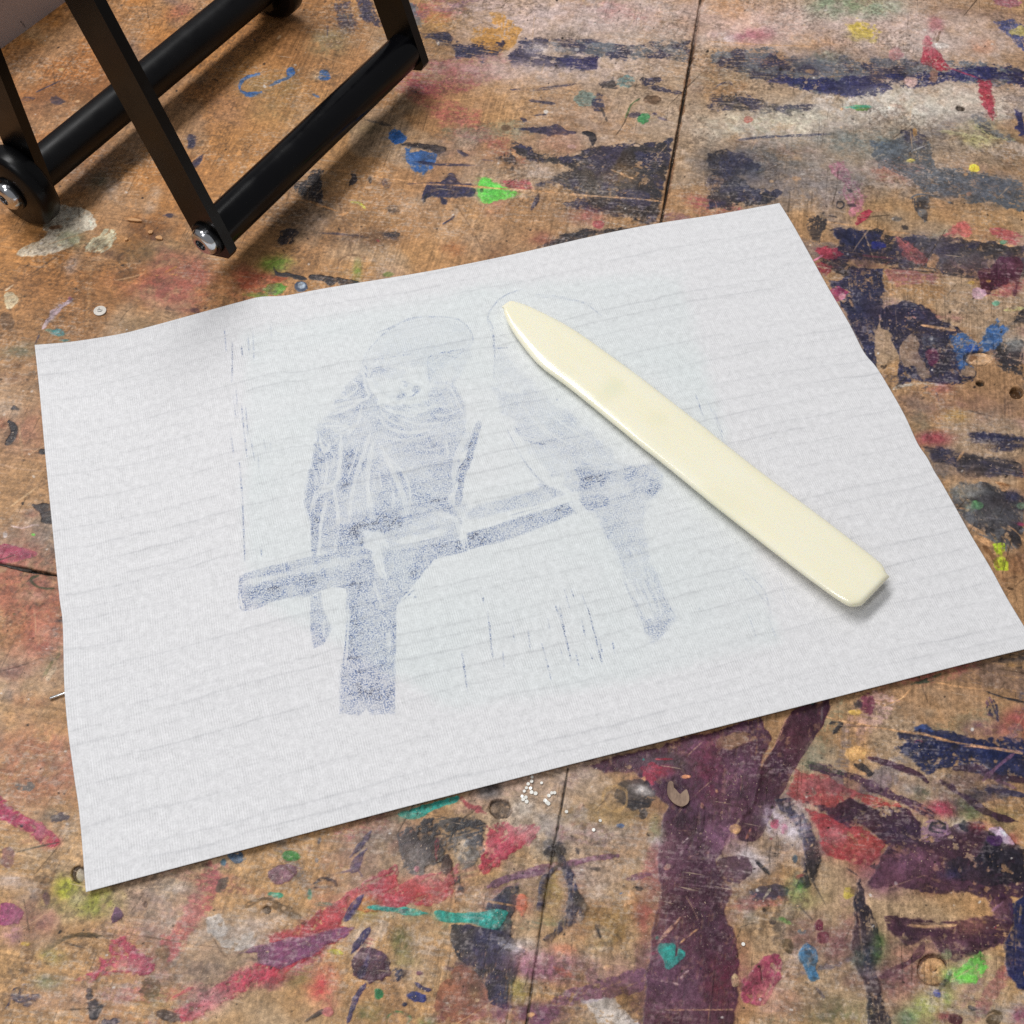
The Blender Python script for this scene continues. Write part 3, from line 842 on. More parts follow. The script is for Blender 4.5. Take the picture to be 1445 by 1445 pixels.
k S .7 w1.5 | 680 990 1000 1040 1200 1065
k S .7 w1.5 | 1070 980 1140 1090 1230 1150
g N .88 e4 d.25 | 40 1330 60 1260 130 1240 110 1300 200 1288 212 1312 140 1352 60 1322 40 1372 20 1370
f 110,128,100 .6 | 250 1235 65 40
g K .88 e6 d.3 | 440 1330 500 1310 540 1350 500 1430 460 1420
b K .85 e2 | 455 1276 13 12
b K .8 e3 | 458 1305 16 14
b N .75 e5 d.35 | 565 1435 50 28
b 70,58,58 .85 e5 d.15 | 850 1400 75 22 12
g 176,52,76 .88 e6 d.22 r-33 | 880 1370 970 1330 1100 1250 1230 1170 1310 1130 1445 1130 1390 1212 1250 1292 1100 1362 990 1442 920 1445
k R .7 w6 d.4 | 880 1310 980 1260
f 190,130,140 .5 | 1060 1300 70 40
g 115,70,105 .88 e4 d.08 | 1220 1085 1300 1040 1445 1015 1445 1160 1310 1142 1300 1092
b 72,102,138 .85 e4 d.25 | 1205 596 36 22
b 72,112,138 .8 e3 d.25 | 1140 622 12 16
b 90,78,70 .75 e4 d.2 | 1130 740 24 46 28
f 205,195,190 .6 | 920 750 60 25
k 210,185,155 .6 w2 | 700 752 850 742
f 160,130,120 .5 | 1000 780 90 40
f 195,150,140 .5 | 880 860 100 50
f 190,150,130 .4 | 250 1330 90 50
f 150,110,80 .5 | 1000 720 50 70
k 85,68,50 .65 w6 | 1240 850 1350 805 1445 842
k O .6 w3 d.3 | 1230 850 1330 810
f 130,100,90 .4 | 640 700 150 50
f 195,165,145 .5 | 1050 1330 120 60
k D .5 w1.5 | 330 1030 440 1060
b D .6 e2 h-.3 | 742 836 10 14
f 165,130,125 .4 | 400 1300 220 80
f 150,120,115 .45 | 700 820 200 60
f 140,105,105 .4 | 180 900 120 120
@B2 380 1045 3.6125
f 150,120,110 .5 | 640 400 150 80
f 130,115,100 .5 | 560 560 100 80
g 168,50,68 .86 e7 d.25 r-33 | 0 1000 150 930 330 830 450 740 560 680 650 640 660 720 780 690 850 690 960 640 950 700 920 790 800 840 650 850 580 860 430 870 350 950 430 960 250 1090 120 1170 0 1260
f 190,90,80 .45 | 780 740 140 50
f 185,155,115 .5 | 420 700 80 60
f 188,60,70 .8 | 280 1270 70 100
g 115,70,105 .85 e4 d.08 | 0 1030 200 1000 380 950 432 955 400 1000 280 1050 200 1100 60 1172 0 1142
f 172,145,60 .65 | 480 850 80 50
g K:75,72,72 .88 e8 d.3 | 660 480 720 430 870 390 1060 400 1100 430 1090 560 1000 650 930 560 850 640 760 690 670 660
f 200,195,190 .5 | 1010 580 60 90
f 150,140,140 .5 | 740 600 90 80
g 170,45,66 .9 e7 d.18 | 1100 430 1200 410 1290 440 1390 430 1340 510 1250 570 1180 620 1090 682 1070 640 1100 560
f 200,110,120 .5 | 1150 560 60 60
f 205,60,70 .6 | 1280 500 40 30
g 165,55,70 .8 e6 d.3 | 980 300 1080 340 1110 372 1010 352
f 100,98,100 .8 | 1110 260 60 40
f 60,55,58 .8 | 1150 240 40 30
b 60,45,35 .92 e3 h-1.2 | 1175 348 58 54
b 125,100,75 .8 e8 d.4 | 1170 355 42 38
f 195,188,180 .6 | 1300 340 70 50
b K .8 e6 d.35 | 1425 550 30 50
f 170,165,160 .6 | 1400 480 60 90
b 55,42,42 .9 e3 | 905 632 30 48
g K .85 e5 d.25 | 940 660 980 680 985 720 1000 770 950 780 940 720
k 180,60,75 .7 w4 d.2 | 855 500 850 620
b 210,130,145 .8 e3 | 750 655 16 18
g T .95 e3 d.06 h.08 | 660 372 740 350 860 312 955 288 942 316 830 352 760 392 690 392
f 120,180,170 .5 | 720 370 40 14
g T .95 e2 d.05 h.1 | 500 852 540 843 660 858 700 848 792 870 806 886 720 892 650 874 560 866
g T .96 e2 d.02 h.14 | 850 870 960 880 1080 880 1150 858 1205 868 1212 892 1175 955 1130 962 1040 932 900 925 860 902
f 130,175,165 .7 | 1105 925 45 22
b 60,60,65 .7 e3 d.3 | 690 870 30 14
g V .9 e3 d.05 | 410 600 440 540 520 458 485 535
g V .9 e3 d.05 | 412 670 440 600 508 536 480 600 450 664
k V .6 w3 | 370 672 420 660
k V .6 w3 | 450 655 475 695
g V .92 e3 d.05 | 380 922 420 830 482 785 450 862
g V .92 e3 d.05 | 415 1092 440 1020 512 953 480 1032
b P .92 e6 d.05 | 515 1150 108 96
f 115,85,115 .4 | 520 1100 60 40
k V .6 w9 d.2 | 505 1100 480 1170 460 1210
k V .9 w6 d.1 e3 | 490 1240 440 1320 400 1440
g N .85 e5 d.25 | 610 1200 640 1165 690 1180 660 1225 620 1228
b S .6 e3 | 695 1185 18 16
b 100,52,72 .9 e2 | 765 1186 18 12
b 42,132,82 .92 e3 h.06 | 560 1290 24 29
b 46,52,112 .94 e4 d.05 | 750 1310 52 30 12
b N .9 e2 | 693 1346 15 13
k V .85 w5 e2 | 745 1235 785 1265 822 1272
k K .9 w5 e2 | 180 1435 250 1390 300 1372
b 205,122,125 .85 e3 | 300 1386 27 22
f 85,95,60 .65 | 500 1390 90 45
k 75,125,75 .7 w5 d.3 | 600 1440 610 1400 660 1385 715 1410 700 1445
f 80,120,70 .6 | 800 1430 60 30
f 92,100,55 .75 | 675 1030 40 55
f 130,128,70 .5 | 690 1125 80 28
k 210,180,145 .7 w3 | 640 975 648 960 665 960 672 978 655 992 642 985
b 60,128,55 .92 e3 | 108 587 38 20 10
b 112,78,96 .85 e3 | 65 677 78 46 -14
k 112,78,96 .6 w3 | 130 640 160 655
k K .85 w4 d.25 e3 | 220 735 270 706 330 718 342 748
k K .6 w3 d.3 | 225 750 330 745
b 52,152,125 .85 e4 d.25 | 38 788 42 18
b 55,145,118 .8 e4 d.3 | 205 785 10 22
b 65,140,118 .75 e5 d.4 | 275 835 45 14
f 195,110,95 .35 | 300 800 80 70
k 85,68,50 .6 w9 s1 | 0 825 90 868 185 932
k 178,184,60 .85 w6 d.3 e3 | 290 1068 370 1086
f 110,102,60 .5 | 130 1210 80 40
k 150,120,110 .6 w3 | 190 550 205 545 210 560 195 566
b 80,80,90 .7 e2 | 255 510 8 20 15
b G .7 e2 | 240 610 9 14
b 200,150,130 .6 e2 | 368 640 14 14
g N:K .92 e4 d.16 | 1100 862 1110 830 1200 750 1262 740 1272 830 1240 900 1230 1000 1282 1090 1255 1230 1240 1362 1120 1348 1100 1250 1050 1180 950 1110 918 1000 928 940 1000 930 1150 962 1180 892
f 55,58,95 .5 | 1100 1040 70 60
f 105,85,105 .5 | 1200 1150 40 80
g T .96 e2 d.02 h.14 | 1000 884 1080 880 1150 858 1205 868 1212 892 1175 955 1130 962 1040 932
k U .88 w11 e3 | 1115 745 1250 692 1400 650 1500 630
g 145,88,65 .8 e4 d.12 | 960 1140 1040 1160 1110 1260 1112 1340 1020 1445 860 1445 840 1350 880 1240
f 95,60,70 .6 | 880 1390 50 60
f 125,105,55 .5 | 1060 1290 40 60
k 155,155,165 .88 w9 e4 d.1 | 1170 1015 1220 1052 1290 1072
f 205,195,195 .75 | 1330 1110 80 40
f 155,92,118 .7 | 1380 1170 100 50
b 208,108,78 .85 e4 d.1 | 1290 832 22 46
k 42,40,75 .92 w6 e2 | 1442 640 1392 720 1382 850
f 105,66,92 .8 | 1300 1390 220 60
b 150,130,140 .6 e4 d.3 | 1300 1170 22 35
f 150,145,65 .6 | 1280 1280 50 60
k O .8 w2 | 960 1440 1060 1380 1150 1318
k O .85 w3.5 | 1110 820 1240 842
b O .9 e3 | 1340 1397 24 14
f 195,160,120 .4 | 830 1000 120 60
k 105,75,45 .5 w1.5 | 0 560 100 660 200 750
k 105,75,45 .5 w1.5 | 0 1300 80 1360 160 1445
f 205,180,150 .4 | 860 820 60 30
f 150,110,105 .4 | 400 650 200 120
f 120,90,100 .4 | 1050 1200 120 160
f 190,165,150 .4 | 850 700 120 60
f 105,95,95 .4 | 560 500 140 80
@B3 720 995 3.211
f 178,162,152 .75 | 250 520 270 130
f 182,162,148 .75 | 430 810 240 110
f 170,150,140 .7 | 200 340 180 60
f 152,122,78 .7 | 470 500 200 50
k D .95 w2.6 h-.7 e1 | 262 285 230 470 150 930 80 1400 72 1460
g 80,50,68 .94 e5 d.07 | 350 275 560 220 860 130 1130 60 1185 150 1170 200 1120 260 1130 330 1100 470 1040 510 1000 560 960 680 930 700 960 790 1000 850 970 930 1010 1010 1040 1100 1030 1260 1020 1460 600 1460 620 1180 650 960 680 830 668 700 690 500 720 460 560 300 430 310
f 58,34,48 .55 | 800 830 110 160
f 58,36,48 .5 | 780 560 70 90
g 140,108,82 .85 e5 d.15 s2 | 930 150 1060 118 1100 150 1000 202 930 192
f 100,88,92 .6 | 700 260 120 40
f 135,90,115 .7 | 960 600 90 60
f 130,95,120 .6 | 850 185 60 45
f 135,92,118 .5 | 985 300 90 70
f 120,50,72 .6 | 900 310 70 120
f 125,80,105 .5 | 690 1060 50 120
f 118,76,98 .5 | 690 1330 80 60
f 105,42,58 .7 | 960 1250 80 120
f 70,38,50 .5 | 900 1100 60 100
g 72,43,58 .97 e2 d.03 h.06 | 1280 25 1445 -10 1420 80 1300 280 1205 450 1140 590 1090 618 1030 600 1040 520 1100 440 1130 300 1200 180
k 190,140,110 .7 w3 d.4 | 1250 60 1200 180 1140 260
k 195,120,90 .7 w3 d.2 | 1090 560 1070 605
b 172,62,84 .8 e7 d.2 | 640 305 52 50
f 195,120,135 .4 | 650 310 40 40
k R .85 w2.5 | 660 246 740 246
f 170,60,80 .6 | 705 300 40 20
b 228,152,108 .95 e2 | 797 325 23 9
b 222,165,120 .9 e3 | 605 335 12 20 10
b 200,160,110 .8 e3 | 540 282 12 8
b 220,172,112 .95 e3 | 1018 563 31 20
b 220,160,115 .9 e2 | 935 390 7 13 -25
b 215,150,120 .9 e2 | 868 458 6 12
b 220,165,130 .9 e2 | 710 735 13 9 -30
k 215,200,195 .7 w2 | 778 628 808 600
k 205,150,135 .5 w2 d.2 | 740 715 850 675
k 205,155,125 .9 w4 d.35 | 775 958 720 1020 665 1080
k 215,165,120 .9 w3 d.25 | 770 1080 800 1050 852 1014
k 220,190,175 .85 w3 d.5 | 640 1240 700 1250 770 1268
k 220,190,175 .85 w3 d.4 | 770 1240 805 1205
g 222,185,135 .95 e2 | 1000 1232 1020 1214 1037 1260 1010 1274
k 215,165,125 .8 w2 d.3 | 700 1382 1010 1380 1300 1374
g T .96 e3 d.02 h.12 | 668 1090 740 1078 752 1132 762 1100 792 1136 720 1197 690 1150
b T .9 e1 | 665 1055 7 7
b K .75 e8 d.45 | 570 390 90 70
b K .7 e7 d.5 | 560 450 60 25
f 205,200,200 .75 | 595 385 55 20 20
k 190,150,95 .65 w4 | 530 425 520 385 475 370 430 390 420 430 440 470 480 480 520 460 530 425
f 175,140,95 .5 | 475 425 50 50
k S .6 w2 | 400 480 450 400 480 370
k 190,120,120 .6 w8 d.2 | 0 640 60 600 130 560
b K .7 e4 d.2 | 600 493 18 20 25
b 70,105,160 .85 e3 d.2 | 500 547 20 11
f 150,175,120 .6 | 660 570 30 50
f 215,212,210 .7 | 655 620 30 20
k U .88 w9 e3 d.05 | 0 790 180 745 340 702 485 682
f 120,118,120 .6 | 200 640 60 60
b K .8 e7 d.35 | 200 660 50 35
g N:K .9 e5 d.25 | 180 640 240 650 270 740 310 840 355 920 320 972 250 1012 180 1078 152 1062 220 1000 250 940 262 830 230 740
k 42,38,72 .94 w7 e2 | 240 712 168 780 135 900 138 930
f 165,135,65 .7 | 190 850 60 130
f 148,112,60 .7 | 480 1010 130 120
f 155,115,70 .6 | 540 900 60 90
f 190,140,90 .4 | 250 1080 120 70
k K .75 w6 s1 | 385 990 412 1060
g O .85 e4 | 545 840 590 890 530 910 515 950 510 900
k K .8 w5 d.2 | 565 828 600 832
b U .75 e4 d.2 | 580 775 45 13 -12
k K .6 w3 d.3 | 500 825 560 826
k K .7 w4 | 300 650 310 672
b K .6 e3 d.4 | 385 742 30 10
f 145,75,75 .7 | 620 960 50 80
b 212,112,88 .85 e5 d.1 | 55 900 20 42
f 200,195,195 .7 | 60 1100 80 50
f 162,102,132 .75 | 160 1170 140 60
k 208,108,78 .75 w9 s2 d.2 | 195 1180 280 1235
f 215,130,100 .5 | 240 1105 50 25
g 112,73,98 .8 e6 d.18 | 90 1460 120 1380 260 1300 450 1240 620 1180 620 1300 450 1330 250 1360 150 1460
b 145,110,105 .75 e3 | 370 1230 30 42
b 215,170,120 .85 e3 | 445 1190 20 14
g 195,190,190 .75 e6 d.25 | 330 1340 450 1330 600 1460 430 1460
f 85,60,40 .75 | 510 1330 70 60
b O .9 e3 | 97 1402 24 14
f 150,80,90 .5 | 620 1100 60 60
f 198,182,182 .85 | 1060 720 90 70
f 195,178,188 .85 | 1240 520 100 80
b 195,70,110 .7 e4 d.2 | 1200 540 16 18
b 195,80,120 .6 e4 d.3 | 1240 560 14 20
b 60,70,120 .6 e5 d.3 | 1280 500 26 14
g K:N .9 e5 d.22 | 1190 420 1270 418 1345 500 1400 620 1412 700 1380 790 1320 842 1290 820 1332 740 1332 620 1290 540 1230 480
f 190,185,195 .5 | 1300 580 50 90
g K:N .8 e6 d.12 | 1090 842 1200 808 1270 830 1260 862 1160 882 1100 882
k 190,180,150 .8 w6 d.2 | 1140 890 1180 830
b P:V .8 e6 d.4 | 1010 750 82 70
k 35,35,40 .95 w6 e1 h-.3 | 1112 702 1172 762
f 125,120,115 .6 | 1060 930 70 70
b 60,95,120 .7 e2 | 1290 698 10 17
b 145,60,65 .7 e3 | 1312 775 22 9 -20
f 118,178,90 .85 | 1310 830 40 45
f 150,165,90 .5 | 1320 880 60 50
k 118,190,85 .9 w5 e2 d.1 | 1222 963 1268 990
b K .7 e2 | 1190 978 14 16
f 105,62,70 .5 | 1330 1050 60 80
g 66,118,158 .93 e3 d.06 | 1305 1130 1340 1080 1392 1130 1380 1190 1402 1240 1362 1252 1330 1190
b 92,132,152 .75 e4 d.15 | 1325 1028 26 16
b 220,170,120 .8 e2 | 1325 1020 9 10
g 152,60,92 .88 e6 d.14 | 1040 1250 1100 1200 1150 1140 1222 1128 1210 1240 1180 1330 1130 1362 1060 1342
b 112,40,62 .9 e4 | 1398 990 24 30
b 112,42,62 .85 e5 d.1 | 1420 1050 26 26
b 85,70,48 .8 e4 d.2 | 1257 1090 28 36
k K .6 w2 | 1305 905 1370 975
k K .6 w2 d.3 | 1030 1010 1110 985
f 165,120,110 .4 | 1290 1390 120 40
k D .7 w2 h-.2 | 1135 1190 1140 1260
f 120,80,100 .45 | 300 1220 260 60
f 110,82,105 .5 | 950 520 120 120
f 118,82,104 .45 | 720 640 80 160
f 120,84,104 .4 | 780 1260 120 120
f 165,140,130 .4 | 480 640 180 80
@B4 1045 1045 3.6125
g 172,68,68 .86 e6 d.22 | 225 275 280 145 420 170 600 260 800 330 860 342 620 342 610 300 540 310 500 372 330 322
f 160,110,110 .5 | 420 240 90 50
g 165,55,60 .88 e6 d.22 | 320 340 480 380 640 450 740 520 700 600 620 642 480 602 410 562 400 470
f 205,190,190 .5 | 500 480 60 30
f 195,110,90 .4 | 620 540 80 50
f 145,70,80 .6 | 700 640 130 70
g 62,40,58 .92 e6 d.12 | 320 310 480 350 560 305 600 330 640 340 860 350 920 440 920 500 1100 440 1220 400 1300 540 1445 560 1460 780 1280 832 1170 772 990 792 840 752 640 742 720 580 760 530 620 420 560 440 480 390
f 72,55,82 .5 | 800 470 90 60
f 128,85,108 .7 | 850 620 140 70
f 115,75,95 .6 | 720 720 90 60
g 38,36,46 .85 e6 d.12 | 1030 620 1200 590 1270 470 1445 540 1460 720 1250 742 1050 702
f 48,55,100 .5 | 1060 680 60 30
g 145,110,135 .8 e6 d.35 | 910 460 960 400 1060 410 1080 470 1000 520 930 510
b K .85 e5 d.25 | 1000 440 40 32
f 210,205,210 .65 | 1110 430 50 40
b K .8 e5 d.3 | 1150 440 40 30
f 175,55,80 .8 | 1040 345 95 42
f 185,60,75 .6 | 1200 430 40 30
f 95,112,70 .7 | 1160 345 60 60
f 95,100,65 .6 | 1350 400 70 50
k 75,48,68 .88 w13 e5 d.18 | 370 130 500 170 640 220 760 280 880 330 980 385
f 150,130,140 .6 | 760 200 80 40
f 205,200,205 .6 | 880 240 60 30
f 90,100,75 .7 | 920 270 50 40
k 60,72,58 .75 w9 d.4 e6 | 320 120 420 140 520 170
f 130,125,110 .6 | 400 70 80 60
g 40,45,82 .9 e7 d.28 | 800 40 860 10 960 -10 1460 -10 1460 190 1320 172 1200 162 1100 122 960 182 900 142
b 220,168,105 .9 e4 | 580 68 55 38
g K .88 e4 d.1 | 560 110 620 118 692 170 650 184 590 142
k 215,165,115 .9 w4.5 e2 | 560 130 600 160 640 172
k 72,45,62 .9 w8 e3 | 655 88 760 120 900 170 950 212
k 65,42,58 .92 w9 e4 | 1020 200 1100 262 1200 330 1300 382 1460 425
k 62,45,62 .88 w9 e4 | 1050 150 1200 140 1300 190 1460 200
k N .88 w7 e3 d.15 | 1250 250 1340 262 1460 282
k 125,85,110 .8 w5 e2 d.1 | 1240 200 1310 132 1400 62
k 150,105,125 .8 w6 e2 d.1 | 1300 200 1405 242
b K .6 e5 d.4 | 1190 275 40 28
k O .9 w2.5 e1 d.1 | 1000 -5 1200 30 1445 70
k 205,150,120 .7 w2 d.3 | 1130 30 1300 40 1440 60
g 190,165,185 .95 e3 h.5 | 1262 450 1320 440 1370 490 1392 532 1340 522 1290 482
b 75,45,95 .9 e3 h.2 | 1292 512 42 28 20
b 230,222,232 .9 e2 h.2 | 1335 475 22 10 45
f 185,70,75 .7 | 1395 500 30 40
f 190,90,80 .5 | 1240 440 50 20
g 50,45,55 .93 e5 d.18 | 610 655 640 820 700 950 720 1040 690 1160 720 1240 765 1460 650 1460 640 1330 600 1160 570 1050 590 920 580 800
f 40,48,80 .5 | 650 1110 50 50
f 85,115,60 .7 | 705 1060 35 90
f 90,110,80 .5 | 600 1100 40 80
f 200,195,200 .75 | 670 1187 40 26
f 115,72,85 .7 | 480 1030 110 80
f 130,85,90 .5 | 560 930 60 70
b 205,182,70 .8 e5 d.15 | 550 780 28 28
b S .7 e4 | 575 765 20 20
k K .6 w2 | 370 720 440 850
k K .6 w2 | 540 650 600 690
k K .7 w5 | 665 640 710 645
g 70,42,58 .92 e5 d.18 | 730 895 860 900 1010 922 1280 898 1385 930 1335 1032 1220 1082 1100 1132 1010 1082 960 1000 850 1042 760 962
f 160,105,90 .5 | 1180 950 80 40
f 120,80,100 .6 | 1070 1050 80 50
b 160,190,130 .6 e4 d.2 | 1050 1090 24 24
k 214,168,122 .95 w4 e1 | 850 942 960 949 1100 941
k 72,42,60 .8 w10 e4 d.1 | 930 1040 890 1110 800 1162 720 1205
f 105,65,80 .6 | 820 1220 120 70
f 110,75,80 .5 | 590 1220 60 40
g 38,43,82 .94 e5 d.1 | 1370 840 1460 790 1460 1290 1400 1262 1360 1170 1340 1050 1392 950
g 75,45,68 .85 e5 d.15 | 1270 820 1330 770 1390 820 1380 930 1300 900 1280 860
k 160,110,140 .7 w4 | 1280 870 1340 820
b 70,45,35 .92 e2 h-.6 | 980 1168 80 82
b 205,160,115 .97 e2 | 984 1174 66 70
b 150,110,75 .7 e4 d.2 | 975 1165 28 20
k K .85 w4 | 1075 1170 1050 1220 1010 1270
g L .92 e5 d.15 | 1095 1180 1180 1100 1220 1078 1262 1160 1200 1242 1120 1242 1085 1212
f 125,210,90 .7 | 1080 1190 60 50
f 140,190,80 .5 | 1060 1290 30 60
f 155,168,92 .85 | 950 1370 85 90
f 85,130,100 .6 | 850 1420 50 50
k 52,62,160 .95 w6 e2 | 990 1272 1010 1302
b 88,74,55 .9 e2 | 1293 1412 44 42
b 120,100,75 .6 e4 d.3 | 1290 1420 30 28
b 78,40,50 .85 e5 d.15 | 1090 1424 34 26
f 150,65,80 .7 | 1040 1410 40 28
f 150,82,112 .75 | 1425 1410 42 42
f 85,95,62 .6 | 500 1390 130 60
f 120,100,90 .5 | 300 1340 120 60
k 90,80,85 .7 w3 | 385 1262 430 1312
k K .7 w4 | 1160 1355 1200 1372
b K .5 e4 d.4 | 1185 1330 14 22
f 205,150,120 .5 | 180 1310 90 60
f 165,110,90 .4 | 270 1190 60 60
f 175,135,90 .5 | 1040 840 200 60
f 110,70,85 .5 | 900 690 300 110
f 120,90,95 .4 | 520 1080 150 110
f 105,75,90 .45 | 560 240 220 60
f 150,90,90 .4 | 420 560 160 60
f 80,62,80 .45 | 1150 240 250 80
"""
